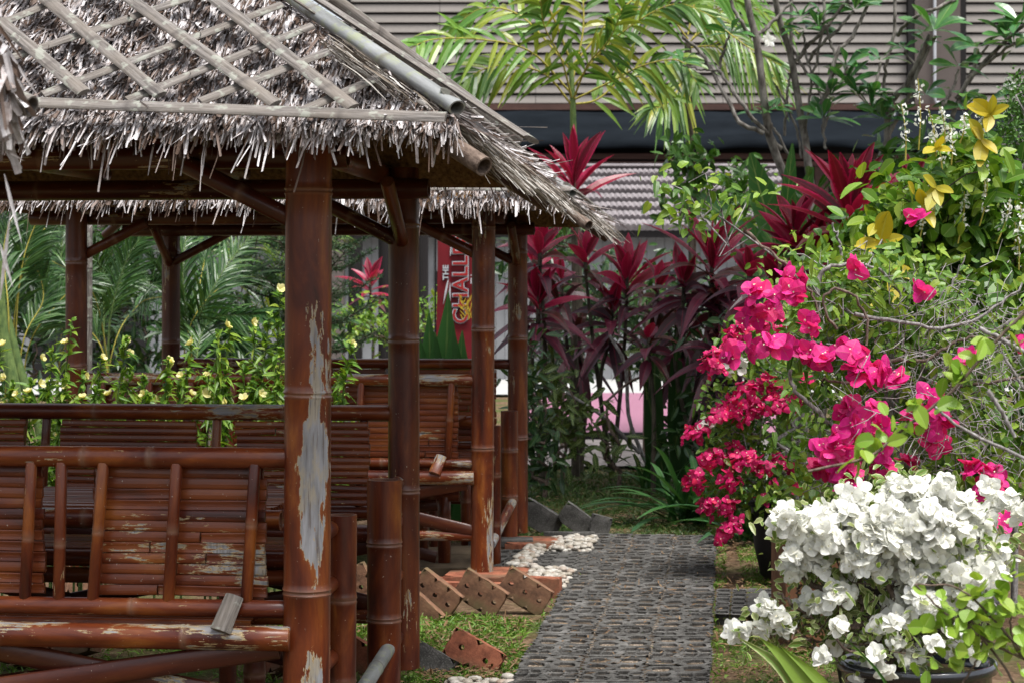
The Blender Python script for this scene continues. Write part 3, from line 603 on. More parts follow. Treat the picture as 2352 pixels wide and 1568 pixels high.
hut2,h2,HM2=hut(*HC2,'farther thatched bamboo hut seen through the nearer one, white pebbles at its foot',23,False)
# ================================================================ ground, paths, paving
R=np.random.RandomState(5)
def gz(x,y): return 0.012*np.sin(x*2.1+y*.7)+0.010*np.sin(y*1.9-x)
gx=np.concatenate([[-400,-60],np.linspace(-6,6,61),[60,400]]); gy=np.concatenate([[-30,2],np.linspace(4,24,101),[60,400]])
XX,YY=np.meshgrid(gx,gy); near=(np.abs(XX)<5.9)&(YY>4)&(YY<23.5)
ZZ=np.where(near,gz(XX,YY)+.006*R.normal(size=XX.shape),0)-.03
nx=len(gx); i=(np.arange(len(gy)-1)[:,None]*nx+np.arange(nx-1)[None]).ravel()
A=Acc(); A.quads(np.stack([XX.ravel(),YY.ravel(),ZZ.ravel()],1),np.stack([i,i+1,i+1+nx,i+nx],1)); props(A.build('ground',M['soil'],smooth=True),kind='structure')
# pierced paving blocks: cells with a hole in each
def holecell(A, x0,x1,y0,y1, hole, warp, zt=.0, depth=.06):
    th=np.linspace(0,2*np.pi,16,endpoint=False)+np.pi/16; cx,cy=(x0+x1)/2,(y0+y1)/2; hw,hl=(x1-x0)/2,(y1-y0)/2
    c,s=np.cos(th),np.sin(th); k=1/np.maximum(np.abs(c),np.abs(s)); O=np.stack([cx+hw*k*c,cy+hl*k*s],1)
    if hole is None: I=np.stack([cx+hw*.02*c,cy+hl*.02*s],1)
    elif hole[0]=='hex':
        a=np.abs(((th/(np.pi/3))%1)-.5); rr=1/np.cos((a)*np.pi/3)*.86; I=np.stack([cx+hole[1]*rr*c,cy+hole[2]*rr*s],1)
    else: I=np.stack([cx+hole[1]*k*c*.97,cy+hole[2]*k*s*.97],1)
    O=warp(O,1); I=warp(I,.5); B=I*1.0; n=16
    zt_=zt+R.normal()*.0008
    V=np.vstack([np.c_[O,np.full(n,zt_-.0008)],np.c_[O*.94+I*.06,np.full(n,zt_)],np.c_[I*.94+O*.06,np.full(n,zt_)],np.c_[I,np.full(n,zt_-.0015)],np.c_[I,np.full(n,zt_-depth)]])
    j=np.arange(n); j2=(j+1)%n; q=[]
    for r in range(4): q.append(np.stack([r*n+j,r*n+j2,(r+1)*n+j2,(r+1)*n+j],1))
    if hole is None: q=q[:3]
    A.quads(V,np.concatenate(q))
# main path: left edge and right edge as lines x(y)
YE=gd(1236); e0=gp(1175,1568); e1=gp(1363,1236); f0=gp(1633,1568); f1=gp(1646,1236)
def xl(y): return e0.x+(e1.x-e0.x)*(y-e0.y)/(e1.y-e0.y)
def xr(y): return f0.x+(f1.x-f0.x)*(y-f0.y)/(f1.y-f0.y)
tri=lambda t: np.abs((t%1)-.5)*4-1
def mainwarp(P,f):
    u,y=P[:,0],P[:,1]; z=tri(y/.068)*.015*f
    x=xl(y)+(xr(y)-xl(y))*u+z+.006*np.sin(y*7+u*3); return np.stack([x,y+.005*np.sin(u*40)],1)
A=Acc(); per=.565; y=YE
row=0
while y>5.6:
    for c_ in range(3):
        off=(c_-1)*.045; g=.006; a0,a1=c_/3+g,(c_+1)/3-g; w_=(a1-a0)
        yy=y-off
        for r in range(2):          # two rows of six-sided holes
            y1=yy-r*.150; y0=y1-.150
            for q in range(2): holecell(A,a0+w_*q/2,a0+w_*(q+1)/2,y0,y1,('hex',.062,.064),mainwarp)
        yt=yy-.30
        holecell(A,a0,a1,yt-.022,yt,None,mainwarp)
        ys=yt-.022
        for r in range(2):          # two rows of slots beside a plain bar
            y1=ys-r*.100; y0=y1-.100; m=.40 if c_!=1 else .44
            for (s0,s1) in ((0,m/2),(m/2,m),(m+.13,(m+1.13)/2),((m+1.13)/2,1)):
                if s0==m+.13 and r==0: holecell(A,a0+w_*m,a0+w_*(m+.13),y0-.100,y1,None,mainwarp)
                holecell(A,a0+w_*s0,a0+w_*s1,y0,y1,('slot',w_*(s1-s0)/2*.84,.037),mainwarp)
        yb=ys-.20; holecell(A,a0,a1,yy-per+.012,yb,None,mainwarp)
    y-=per; row+=1
# side slabs of the path (edge faces)
for fx in (0.012,.988):
    ysl=np.arange(5.6,YE,.034); P2=mainwarp(np.stack([np.full(len(ysl),fx),ysl],1),1); n=len(ysl)
    V=np.vstack([np.c_[P2,np.full(n,-.003)],np.c_[P2,np.full(n,-.07)]]); j=np.arange(n-1); A.quads(V,np.stack([j,j+1,j+1+n,j+n],1))
pa=A.build('path',M['conc']); pa.location.z=.03; props(pa,kind='structure')
A=Acc(); ys=np.linspace(5.5,YE-.02,40); V=[]; 
for yv in ys: V+= [(xl(yv)+.012,yv,.017),(xr(yv)-.012,yv,.017)]
A.quads(V,[[2*k,2*k+1,2*k+3,2*k+2] for k in range(39)]); props(A.build('path_fill',M['gravel']),kind='structure')
# side path to the right and small pierced path to the farther hut
def patch_path(name, corners, nu, nv, z, hw=.30, hl=.30):
    A=Acc(); c=[np.array(gp(*q))[:2] for q in corners]
    def wp(P,f):
        u,v=P[:,0:1],P[:,1:2]; Q=(c[0]*(1-u)+c[1]*u)*(1-v)+(c[3]*(1-u)+c[2]*u)*v; Q[:,0]+=tri(Q[:,1]/.06)*.008*f; return Q
    for a in range(nu):
        for b in range(nv):
            if (a%5)==2: holecell(A,a/nu,(a+1)/nu,b/nv,(b+1)/nv,None,wp); continue
            holecell(A,a/nu+.002,(a+1)/nu-.002,b/nv+.004,(b+1)/nv-.004,('slot',.5/nu*.78,.5/nv*.55),wp)
    o=A.build(name,M['conc']); o.location.z=z; props(o,kind='structure')
patch_path('side_path',[(1640,1422),(2300,1440),(2300,1362),(1645,1362)],18,6,.028)
patch_path('side_path',[(1190,1322),(1372,1322),(1385,1276),(1238,1278)],6,6,.032)
patch_path('side_path',[(1130,1320),(1192,1320),(1225,1272),(1150,1272)],3,4,.034)
# far paving
def sheet(name,c,z,mat,th=.0):
    A=Acc(); A.quads([(x,y,z) for x,y in c],[[0,1,2,3]]); 
    return props(A.build(name,mat),kind='structure')
sheet('paving',[(-14,32.6),(16,32.6),(16,48),(-14,48)],.02,M['paving_w'])
sheet('pink_paving',[((1215-1176)/F*24,22.6),(3.2,22.6),(4.0,32.5),((1212-1176)/F*33,32.5)],.05,M['pinktile'])
A=Acc(); box(A,(1.7,22.45,.03),(4.4,.12,.10)); props(A.build('kerb',M['void']),kind='structure')
sheet('paving',[(-3,18.8),(6,18.8),(6,22.35),(-3,22.35)],.012,M['paving_g'])
# hut floor slabs
for k,(c,l) in enumerate((((965,1322,1290),'sandy floor slab behind the upright red bricks, nearest to the path'),((955,1290,1268),'sandy floor slab under the table of the farther hut, behind another slab'))):
    y0,y1=gd(c[1]),gd(c[2]); A=Acc(); x0=(880-1176)/F*y0; x1=(1100-1176)/F*y0
    box(A,((x0+x1)/2,(y0+y1)/2,.0),(x1-x0,(y1-y0)-.015,.09)); props(A.build('paving_slab',M['slab']),l,'paving slab','sandy slabs on the farther hut floor')
# ================================================================ bricks and blocks
def brick_mesh(L=.235,Wd=.115,T=.065,holes=3,seed=0,mat='brick'):
    A=Acc(); n=16; th=np.linspace(0,2*np.pi,n,endpoint=False)+np.pi/n; c,s=np.cos(th),np.sin(th); k=1/np.maximum(np.abs(c),np.abs(s))
    rs=np.random.RandomState(seed); ch=.004
    for q in range(max(holes,1)):
        m=max(holes,1); cx=-L/2+L/m*(q+.5); hw,hl=L/m/2,Wd/2; r=.013 if holes else .0001
        O=np.stack([cx+hw*k*c,hl*k*s],1); I=np.stack([cx+r*c,r*s],1)
        V=np.vstack([np.c_[O,np.full(n,T/2-ch*.5)],np.c_[I,np.full(n,T/2)],np.c_[I,np.full(n,-T/2)],np.c_[O,np.full(n,-T/2)]])
        j=np.arange(n); j2=(j+1)%n; A.quads(V,np.concatenate([np.stack([a*n+j,a*n+j2,(a+1)*n+j2,(a+1)*n+j],1) for a in range(3)]))
    x,y,z=L/2,Wd/2,T/2-ch*.5
    nn=8; E=[]
    per=[(-x,-y),(x,-y),(x,y),(-x,y)]
    for a in range(4):
        p,q=np.array(per[a]),np.array(per[(a+1)%4])
        for t in np.linspace(0,1,nn,endpoint=False): E.append(p+(q-p)*t)
    E=np.array(E); m=len(E); ou=nrm(E)*ch
    V=np.vstack([np.c_[E,np.full(m,z)],np.c_[E+ou,np.full(m,z-ch)],np.c_[E+ou,np.full(m,-z+ch)],np.c_[E,np.full(m,-T/2)]]); V+=rs.normal(size=V.shape)*.0012
    j=np.arange(m); j2=(j+1)%m; A.quads(V,np.concatenate([np.stack([a*m+j,(a+1)*m+j,(a+1)*m+j2,a*m+j2],1) for a in range(3)]))
    return A
def brick(name,label,cat,group,px,py,dz,rx,ry,rz,size=(.235,.115,.065),holes=3,mat='brick',d=None):
    p=gp(px,py) if d is None else at(px,py,d)
    A=brick_mesh(*size,holes=holes,seed=R.randint(999)); me=A.mesh(name); mw=Matrix.Translation((p.x,p.y,dz))@Matrix.Rotation(rad(rz),4,'Z')@Matrix.Rotation(rad(ry),4,'Y')@Matrix.Rotation(rad(rx),4,'X')
    o=link(name,me,M[mat],None,mw); return props(o,label,cat,group)
BG='loose bricks round the huts'
# standing tilted (long face to the camera)
brick('brick','mossy three-hole brick leaning just right of the nearer hut corner post','brick',BG,1002,1408,.098,90,36,-12,(.24,.15,.06),mat='brick_b')
brick('brick','brown three-hole brick leaning in the middle of the row of upright bricks','brick',BG,1105,1406,.098,90,31,-8,(.24,.15,.06),mat='brick_b')
brick('brick','brown three-hole brick leaning against the path edge, below the white pebbles','brick',BG,1207,1402,.10,90,31,-5,(.25,.145,.06),mat='brick_b')
brick('brick','dark two-hole red brick alone on the grass beside the path, bright top edge','brick',BG,1090,1530,.055,78,27,-14,(.24,.125,.07),2)
brick('brick','dark brick end lying low between the hut post and the lone two-hole brick','brick',BG,992,1533,.03,70,25,-20,(.2,.10,.06),0,'conc')
brick('brick','mossy brick leaning behind the cut arm posts of the nearer hut','brick',BG,832,1385,.09,90,62,-10,(.22,.13,.06),mat='brick_b')
brick('brick','rubble brick sunk in front of the mossy bricks, left of the corner post','brick',BG,968,1413,.02,90,40,-12,(.2,.13,.06),0,'brick_b')
brick('brick','bright red brick tilted between the two short arm posts at the picture bottom','brick',BG,825,1535,.06,80,28,-15,(.25,.12,.065),2)
brick('brick','flat red brick under the right front post of the farther hut','brick',BG,1105,1341,.028,0,0,-8,(.38,.28,.07),0)
brick('brick','flat red brick right of the farther hut post, against the pebbles','brick',BG,1165,1332,.03,0,0,-4,(.23,.30,.06),0)
brick('brick','dark red brick edging the lower pebble bed beside the path','brick',BG,1248,1366,.04,0,0,-14,(.18,.07,.12),0)
brick('brick','long flat red brick lying behind the row of upright bricks','brick',BG,1090,1358,.02,0,0,-10,(.5,.07,.065),0)
brick('brick','flat red brick under the far corner posts of the farther hut','brick',BG,1222,1262,.03,0,0,-6,(.30,.42,.07),0)
brick('brick','pale red brick below the long flat brick, half hidden by the corner post','brick',BG,985,1345,.03,0,10,-30,(.2,.1,.06),0)
for k,(x,y,rz,ry,mt,l) in enumerate(((40,1520,20,20,'brick','red brick leaning under the near bench at the left picture edge'),(175,1500,-35,-15,'brick_b','brown brick under the near bench, left of its crossed braces'),(600,1520,15,15,'brick','broken red brick under the near bench, beside its leg'),(640,1540,-60,-20,'brick','small red brick end directly left of the peeling front post'),(330,1470,40,10,'brick','red brick behind the crossed braces of the near bench'),(190,1375,50,25,'brick_b','dusty brick behind the spindles of the near bench'),(480,1480,-20,8,'brick_b','brown brick lying under the middle of the near bench'))):
    brick('brick',l,'brick',BG,x,y,.05,75,ry,rz,(.26,.12,.07),2 if k%2 else 0,mt)
CG='grey concrete blocks behind the path end'
brick('concrete_block','grey concrete block leaning behind the farther hut posts, leftmost of its row','concrete block',CG,1243,1218,.085,90,30,-8,(.28,.16,.07),0,'conc')
brick('concrete_block','grey concrete block leaning in the middle behind the upper pebble bed','concrete block',CG,1325,1222,.085,90,36,-5,(.24,.14,.06),0,'conc')
brick('concrete_block','short grey concrete block at the far end of the pierced path','concrete block',CG,1378,1226,.06,90,15,10,(.13,.13,.06),0,'conc')
brick('concrete_block','low dark kerb block lying along the upper pebble bed','concrete block',CG,1308,1246,.03,0,0,-4,(.32,.06,.09),0,'conc')
brick('concrete_block','pierced grey block propping up inside the farther hut','concrete block',CG,1150,1262,.05,0,0,0,(.4,.2,.05),0,'conc')
brick('concrete_block','brown concrete block under the dark glazed pot','concrete block','pot supports',1926,1610,.10,0,0,8,(.2,.25,.3),0,'conc',d=6.55)
brick('clay_block','terracotta block holding up the magenta bougainvillea pot','block','pot supports',1862,1240,.22,0,0,5,(.3,.3,.5),0,'clay',d=9.3)
# pebbles
def pebbles(poly, n, z0, label):
    A=Acc(); c=[np.array(gp(*q))[:2] for q in poly]; k=8
    th=np.linspace(0,2*np.pi,k,endpoint=False); ph=np.array([-.9,-.45,0,.45,.9])*math.pi/2
    for _ in range(n):
        u,v=R.rand(2); Q=(c[0]*(1-u)+c[1]*u)*(1-v)+(c[3]*(1-u)+c[2]*u)*v; s=R.uniform(.014,.028); rz=R.rand()*3.1; sx,sy,sz=s*R.uniform(1.1,1.5),s,s*R.uniform(.5,.75)
        X=np.outer(np.cos(ph),np.cos(th))*sx; Y=np.outer(np.cos(ph),np.sin(th))*sy; Z=np.outer(np.sin(ph),np.ones(k))*sz
        x=X*math.cos(rz)-Y*math.sin(rz)+Q[0]; y=X*math.sin(rz)+Y*math.cos(rz)+Q[1]; zz=Z+z0+R.rand()*.035
        i=(np.arange(4)[:,None]*k+np.arange(k)[None]); i2=(np.arange(4)[:,None]*k+((np.arange(k)+1)%k)[None])
        A.quads(np.stack([x.ravel(),y.ravel(),zz.ravel()],1),np.stack([i,i2,i2+k,i+k],-1).reshape(-1,4))
    props(A.build('pebbles',M['pebble'],smooth=True),label,'pebbles',None,'stuff')
pebbles([(1208,1352),(1290,1362),(1318,1322),(1222,1318)],240,.02,'white pebbles heaped between the red bricks and the path')
pebbles([(1255,1277),(1350,1277),(1372,1246),(1270,1246)],300,.02,'white pebbles in the upper bed below the concrete blocks')
pebbles([(1168,1316),(1205,1318),(1250,1272),(1215,1270)],260,.02,'cream pebbles in the strip between the small pierced slabs')
pebbles([(1000,1600),(1200,1600),(1200,1562),(1040,1562)],60,-.01,'small pale stones on the soil at the picture bottom')
# grass, litter
def blades(name,polys,n,label,mat,Lr=(.03,.09),Wr=(.003,.006),z=-.02,kind='blade',flat=0.0,cat='grass'):
    P=[]
    for poly,wt in polys:
        c=[np.array(gp(*q))[:2] for q in poly]; m=int(n*wt); u=R.rand(m,1); v=R.rand(m,1)
        Q=(c[0]*(1-u)+c[1]*u)*(1-v)+(c[3]*(1-u)+c[2]*u)*v
        keep=(np.sin(Q[:,0]*9+1)*np.sin(Q[:,1]*7+2)+R.normal(size=m)*.5)>-.35; P.append(Q[keep])
    P=np.concatenate(P); m=len(P); P3=np.c_[P,np.full(m,z)]
    if flat: P3[:,2]+=.02+R.rand(m)*.015
    D=rdir(m,(1.1 if not flat else 0.0)); 
    if flat: D[:,2]*=.15
    A=Acc(); leaves(A,P3,D,rdir(m) if not flat else rdir(m,2.5),R.uniform(*Lr,m),R.uniform(*Wr,m),kind,3,droop=.45 if not flat else 0,fold=.3,cols=3 if flat else 2)
    props(A.build(name,mat),label,cat,None,'stuff')
GP=[([(962,1470),(1180,1540),(1215,1420),(962,1400)],.5),([(800,1560),(1185,1575),(1205,1480),(800,1500)],.16),([(640,1500),(965,1500),(965,1420),(640,1420)],.2),([(0,1568),(640,1568),(640,1440),(0,1440)],.14)]
blades('grass',GP,15000,'bright green grass between the bricks and the path',M['grass'],(.03,.095),(.004,.010))
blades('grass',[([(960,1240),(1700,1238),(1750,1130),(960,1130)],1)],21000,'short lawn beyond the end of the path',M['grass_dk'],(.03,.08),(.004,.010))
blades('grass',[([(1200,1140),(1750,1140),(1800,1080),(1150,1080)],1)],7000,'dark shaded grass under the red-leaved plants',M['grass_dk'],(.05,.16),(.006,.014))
blades('grass',[([(1720,1360),(1900,1360),(1900,1250),(1690,1245)],.6),([(1700,1570),(2100,1570),(2100,1430),(1660,1430)],.5)],12500,'sparse grass right of the path around the pots',M['grass'],(.02,.07),(.003,.006))
blades('grass',[([(1180,1565),(1630,1565),(1645,1240),(1365,1240)],.7),([(1600,1568),(1668,1568),(1668,1240),(1630,1240)],.45),([(1150,1568),(1200,1568),(1372,1240),(1340,1240)],.2)],2300,'small weeds sprouting from the path holes',M['grass'],(.02,.055),(.005,.011),z=0)
LT=[([(1180,1568),(1640,1568),(1650,1240),(1365,1240)],.0),([(962,1568),(1175,1568),(1225,1420),(962,1410)],.3),([(1640,1568),(1900,1568),(1800,1240),(1640,1240)],.42),([(1200,1240),(1700,1240),(1700,1100),(1200,1100)],.2),([(0,1568),(960,1568),(960,1430),(0,1430)],.2)]
blades('leaf_litter',LT,5200,'brown dead leaves and straw scattered on the soil',M['dead'],(.015,.06),(.003,.014),z=-.02,kind='oval',flat=1,cat='dead leaves')
blades('leaf_litter',[([(1180,1568),(1640,1568),(1650,1240),(1365,1240)],1)],800,'dry straw and dead leaves lying on the pierced path',M['dead'],(.01,.05),(.002,.010),z=.012,kind='oval',flat=1,cat='dead leaves')
# ================================================================ buildings behind
def slab_part(name,c,s,mat,parent,rot=None):
    A=Acc(); box(A,c,s,rot); return A.build(name,M[mat],parent)
D1=44.0; q=ppm(D1); X=lambda px,d=D1:(px-1176)/F*d; Z=lambda py,d=D1:CAMZ-(py-683)/F*d
lb=thing('louvred_building',(X(1600),D1,0),'long taupe building with horizontal louvres above a dark blue canvas awning','building')
for nm,x0,x1 in (('louvre_wall',806,2082),('louvre_wall',2214,2760)):
    A=Acc(); y=240.0
    while y>-420:
        z1=Z(y-21.0); z0=Z(y-1); cuts=[x0]+[q_ for q_ in (1010,1230,1440,1660,1880,2400) if x0<q_<x1]+[x1]
        for a_,b_ in zip(cuts[:-1],cuts[1:]): box(A,((X(a_)+X(b_))/2,D1,(z0+z1)/2+R.normal()*.003),(X(b_)-X(a_)-.012,.05,(z1-z0)*.93),Matrix.Rotation(rad(-14),4,'X'))
        y-=23.2
    A.build(nm,M['louvre'],lb)
slab_part('back_wall',(X(1780),D1+.45,(Z(-420)+Z(245))/2),(X(2760)-X(800),.3,Z(-420)-Z(245)),'void',lb)
slab_part('corner_post',(X(797),D1-.02,(Z(-420)+Z(245))/2),(.18,.3,Z(-420)-Z(245)),'void',lb)
slab_part('pier',(X(2148),D1-.1,(Z(-420)+Z(250))/2),(X(2200)-X(2096),.3,Z(-420)-Z(250)),'taupe',lb)
for px in (2088,2207): slab_part('pier_trim',(X(px),D1-.05,(Z(-420)+Z(250))/2),(.13,.36,Z(-420)-Z(250)),'void',lb)
tb_=Acc(); tube(tb_,[at(2147,-300,D1-.35),at(2147,225,D1-.35),at(2150,236,D1-.35),at(2190,238,D1-.35)],.035,8); tb_.build('drain_pipe',M['steel'],lb)
slab_part('beam',(X(1780),D1-.15,Z(250)),(X(2760)-X(800),.5,.13),'brownwood',lb)
A=Acc(); nn=60; xs=np.linspace(X(930),X(2700),nn); pf=[(258,.35),(275,.6),(290,.75),(308,.95),(330,1.2),(347,1.32),(352,1.25),(346,.9)]
V=[]; 
for k,x in enumerate(xs):
    for py,o in pf:
        sag=(4*math.sin(k*.37)+3*math.sin(k*.9+1))*(py-258)/90+(-6 if 0 else 0)+(16*(max(0,1-k/26.))*(py-258)/90*0)
        V.append((x,D1-o-.04*math.sin(k*.6+py*.3),Z(py+sag)))
m_=len(pf); A.quads(V,[[k*m_+j,k*m_+j+1,(k+1)*m_+j+1,(k+1)*m_+j] for k in range(nn-1) for j in range(m_-1)]); A.build('awning',M['awning'],lb,True)
for px in (1050,1560,2040,2500): slab_part('awning_clip',(X(px),D1-.62,Z(268)),(.07,.05,.07),'steel',lb)
slab_part('cornice',(X(1780),D1-.5,Z(364)),(X(2760)-X(900),.25,.12),'brownwood',lb); slab_part('cornice',(X(1780),D1-.4,Z(380)),(X(2760)-X(900),.25,.10),'brownwood',lb)
for px in (1290,1880,2185): slab_part('pillar',(X(px),D1-.3,Z(383)/2),(.3,.3,Z(383)),'brownwood',lb)
slab_part('dark_void_sheet',(X(1780),D1+.3,Z(256)/2),(X(2760)-X(860),.2,Z(256)),'void',lb)  # near-black sheet, its colour stands in for the shaded void below the awning
# low building with a tiled roof
D2=38.0; X2=lambda px,d=D2:(px-1176)/F*d; Z2=lambda py,d=D2:CAMZ-(py-683)/F*d
tb2=thing('tiled_building',(X2(1100),D2,0),'low pale building with a grey wavy tiled roof and doors behind the red-leaved plants','building')
A=Acc(); n=900; rows=7; x0,x1=X2(-150),X2(1850); xs=np.linspace(x0,x1,n); e0_=Z2(524); r0_=CAMZ-(386-683)/F*(D2+3.2)
for r in range(rows):
    ya,yb=D2+3.2*r/rows,D2+3.2*(r+1)/rows+.05; za,zb=e0_+(r0_-e0_)*r/rows+.035,e0_+(r0_-e0_)*(r+1)/rows-.0
    wv=.05*np.abs(np.sin(xs*math.pi/.108))**.8
    V=np.vstack([np.c_[xs,np.full(n,ya+.09),za+wv*.3-.09],np.c_[xs,np.full(n,ya),za+wv],np.c_[xs,np.full(n,yb),zb+wv*.6-.03]]); j=np.arange(n-1)
    A.quads(V,np.concatenate([np.stack([j,j+1,j+1+n,j+n],1),np.stack([j+n,j+1+n,j+1+2*n,j+2*n],1)]))
A.build('tile_roof',M['tile'],tb2)
slab_part('fascia',((x0+x1)/2,D2+.12,e0_-.10),(x1-x0,.05,.16),'void',tb2)
slab_part('back_slope',((x0+x1)/2,D2+4.9,(e0_+r0_)/2),(x1-x0,3.8,.05),'tile',tb2,Matrix.Rotation(-math.atan2(r0_-e0_,3.2),4,'X'))
A=Acc(); wz=e0_-.12; xx=x0+.3
while xx<x1-.3: box(A,(xx,D2+.6+.004*((int(xx*10))%2),wz/2),(.165,.1,wz)); xx+=.172
A.build('plank_wall',M['whitewall'],tb2)
for a,b in ((60,330),(640,760),(1000,1015),(1560,1604),(1240,1290)): slab_part('door',((X2(a)+X2(b))/2,D2+.52,1.05),(X2(b)-X2(a),.06,2.1),'void',tb2)
slab_part('pillar',(X2(773),D2-.1,wz/2),(.30,.3,wz),'taupe',tb2)
for k,(px,l) in enumerate(((816,'left one of three black veranda posts seen past the hut post'),(885,'middle black veranda post, half behind the nearer hut corner post'),(968,'right one of the black veranda posts, beside the red banner'))):
    o=bpy.data.objects; d=30.; A=Acc(); tube(A,[(X2(px,d),d,0),(X2(px,d),d,3.2)],[.105,.105],20); box(A,(X2(px,d),d,.06),(.30,.30,.14)); box(A,(X2(px,d),d,3.14),(.28,.28,.1)); props(A.build('veranda_post',M['void'],smooth=False),l,'post','black veranda posts')
# red upright banner with its lettering
bd=22.0; bn=thing('banner',(at(1045,0,bd).x,bd,0),'tall red cloth banner with white outlined lettering beside the hut post','banner')
A=Acc(); bl,br=at(1003,0,bd).x,at(1092,0,bd).x; zt=CAMZ+(683-500)/F*bd; zs=np.linspace(.25,zt,14); us=np.linspace(0,1,9); V=[]
for z in zs:
    for u in us: V.append((bl+(br-bl)*u-.012*math.sin(z*2.2),bd+.012*math.sin(u*5+z*2),z))
A.quads(V,[[a*9+b,a*9+b+1,(a+1)*9+b+1,(a+1)*9+b] for a in range(13) for b in range(8)]); A.build('cloth',M['red'],bn,True)
A=Acc(); tube(A,[(bl-.015,bd+.02,0),(bl-.015,bd+.02,zt+.1)],.010,8); A.build('banner_pole',M['void'],bn); A=Acc(); box(A,((bl+br)/2,bd+.05,.02),(.4,.4,.04)); A.build('banner_foot',M['void'],bn)
def word(t,px,py,size,mat,off,ext=.0,dz=.02,extr=.002):
    cu=bpy.data.curves.new('lettering','FONT'); cu.body=t; cu.size=size; cu.extrude=extr; cu.offset=off; cu.space_character=1.06; cu.resolution_u=3
    tmp=bpy.data.objects.new('lettering',cu); COL.objects.link(tmp); bpy.context.view_layer.update(); dg=bpy.context.evaluated_depsgraph_get(); me=bpy.data.meshes.new_from_object(tmp.evaluated_get(dg)); bpy.data.objects.remove(tmp)
    p=at(px,py,bd-dz); mw=Matrix.Translation(p)@Matrix(((0,-1,0,0),(0,0,-1,0),(1,0,0,0),(0,0,0,1)))
    link('lettering',me,M[mat],bn,mw)
word('THE',1030,644,.085,'ink',.006,dz=.030); word('THE',1029.5,643,.085,'silver',.003,dz=.036)
for off,mt,dz in ((.016,'ink',.028),(.011,'silver',.034),(.002,'red2',.042)): word('CHALLEN',1074,744,.235,mt,off,dz=dz)
word('TU',1092,652,.075,'silver',.003,dz=.034)
A=Acc()
for (a,b) in (((1030,640),(1018,700)),((1034,650),(1031,738)),((1030,668),(1026,722)),((1038,560),(1034,590))):
    p,q_=at(*a,bd-.03),at(*b,bd-.03); leaves(A,[tuple(p)],[tuple(q_-p)],[(0,-1,0)],(q_-p).length,.022,'lance',6,fold=0,cols=2)
A.build('printed_streak',M['silver'],bn)
A=Acc()
for k in range(26):
    p=at(1060+R.rand()*22,690+R.rand()*50,bd-.045); leaves(A,[tuple(p)],[(R.normal()*.6,0,1)],[(0,-1,0)],.09,.012,'lance',4,fold=0,cols=2)
A.build('printed_flame',M['gold'],bn)
# ================================================================ plants
R=np.random.RandomState(77)
def rosette(par, name, px, py, d, L, n, mats=('crim','purp'), up=.5, W=.085, spread=1.0, down=0.0, split=.5, facing=-.25):
    c=np.array(at(px,py,d)); n=int(n*1.08)
    t=np.linspace(0,1,n); ang=np.arange(n)*2.399+R.rand()*6
    el=(1.35-t*1.35*spread-down*t)+R.normal(size=n)*.12      # elevation, young leaves upright
    D=np.stack([np.cos(ang)*np.cos(el),np.sin(ang)*np.cos(el),np.sin(el)],1); D[:,1]+=facing*R.rand(n)
    P=c+np.array([0,0,-1.])*(t*L*.65)[:,None]
    Ls=L*R.uniform(.75,1.1,n)*(.75+.4*np.sin(np.pi*t)); N=np.cross(np.cross(D,[0,0,1.]),D)+R.normal(size=(n,3))*.3+np.array([0,-.5,0])
    L=L*1.15; W=W*1.22; Ls=Ls*1.15
    cut=int(n*split); 
    for sl,mt,dr in ((slice(0,cut),mats[0],.25),(slice(cut,n),mats[1],.55)):
        if len(P[sl]):
            A=Acc(); leaves(A,P[sl],D[sl],N[sl],Ls[sl],W*R.uniform(.8,1.15,len(Ls[sl])),'lance',7,droop=dr,fold=.32)
            A.build(name,M[mt],par)
def stems(par,lines,r0,r1,mat='stem_d',name='stem',k=7):
    for ln in lines:
        A=Acc(); P=smooth_line(ln,14); tube(A,P,np.linspace(r0,r1,len(P)),k); A.build(name,M[mat],par,True)
CG='red-leaved cordylines behind the lawn'
def cordy(label, foot, d, ros, mats=('crim','purp')):
    f=at(foot,0,d); f.z=0; t=thing('cordyline',f,label,'cordyline',CG)
    for (px,py,L,n,sp,dn,spl,fc) in ros:
        top=at(px,py,d+.0); mid=(f*.45+top*.55)+Vector((R.normal()*.08,0,0)); stems(t,[[f,mid,top+Vector((0,0,-L*.45))],[top+Vector((0,0,-L*.46)),top]],.022,.014)
        rosette(t,'leaf_rosette',px,py,d,L,n,mats,spread=sp,down=dn,split=spl,facing=fc)
    return t
U=lambda px,d: px/ppm(d)
cordy('tall crimson cordyline rising in front of the palm trunk, above the hut roof tip',1322,19.,[(1318,395,U(150,19),20,.75,0,.8,-.2)])
cordy('crimson and purple cordyline with hanging leaves right beside the farther hut posts',1245,17.,[(1236,680,U(135,17),22,1.1,.35,.45,-.5),(1240,560,U(110,17),14,1.,.2,.5,-.2)])
cordy('cordyline with pink upright leaves and drooping bronze leaves left of the middle of the row',1405,17.5,[(1440,625,U(130,17.5),18,.8,.1,.6,-.3),(1405,710,U(125,17.5),18,1.2,.5,.2,-.5),(1345,580,U(110,17.5),12,1.,.2,.5,-.3)])
cordy('dark purple cordyline in the middle of the row under the roof tip',1335,18.2,[(1330,760,U(120,18.2),16,1.3,.6,.0,-.4),(1290,640,U(100,18.2),12,1.2,.3,.2,-.3)])
cordy('broad crimson and black cordyline left of the magenta bougainvillea',1625,16.5,[(1635,585,U(175,16.5),26,1.05,.2,.45,-.4),(1655,690,U(130,16.5),20,1.3,.5,.05,-.5),(1570,640,U(120,16.5),14,1.1,.3,.3,-.4)])
cordy('purple cordyline with drooping blackish leaves below the broad crimson one',1590,17.2,[(1570,745,U(125,17.2),18,1.3,.6,.0,-.5),(1510,650,U(105,17.2),12,1.1,.3,.4,-.4)])
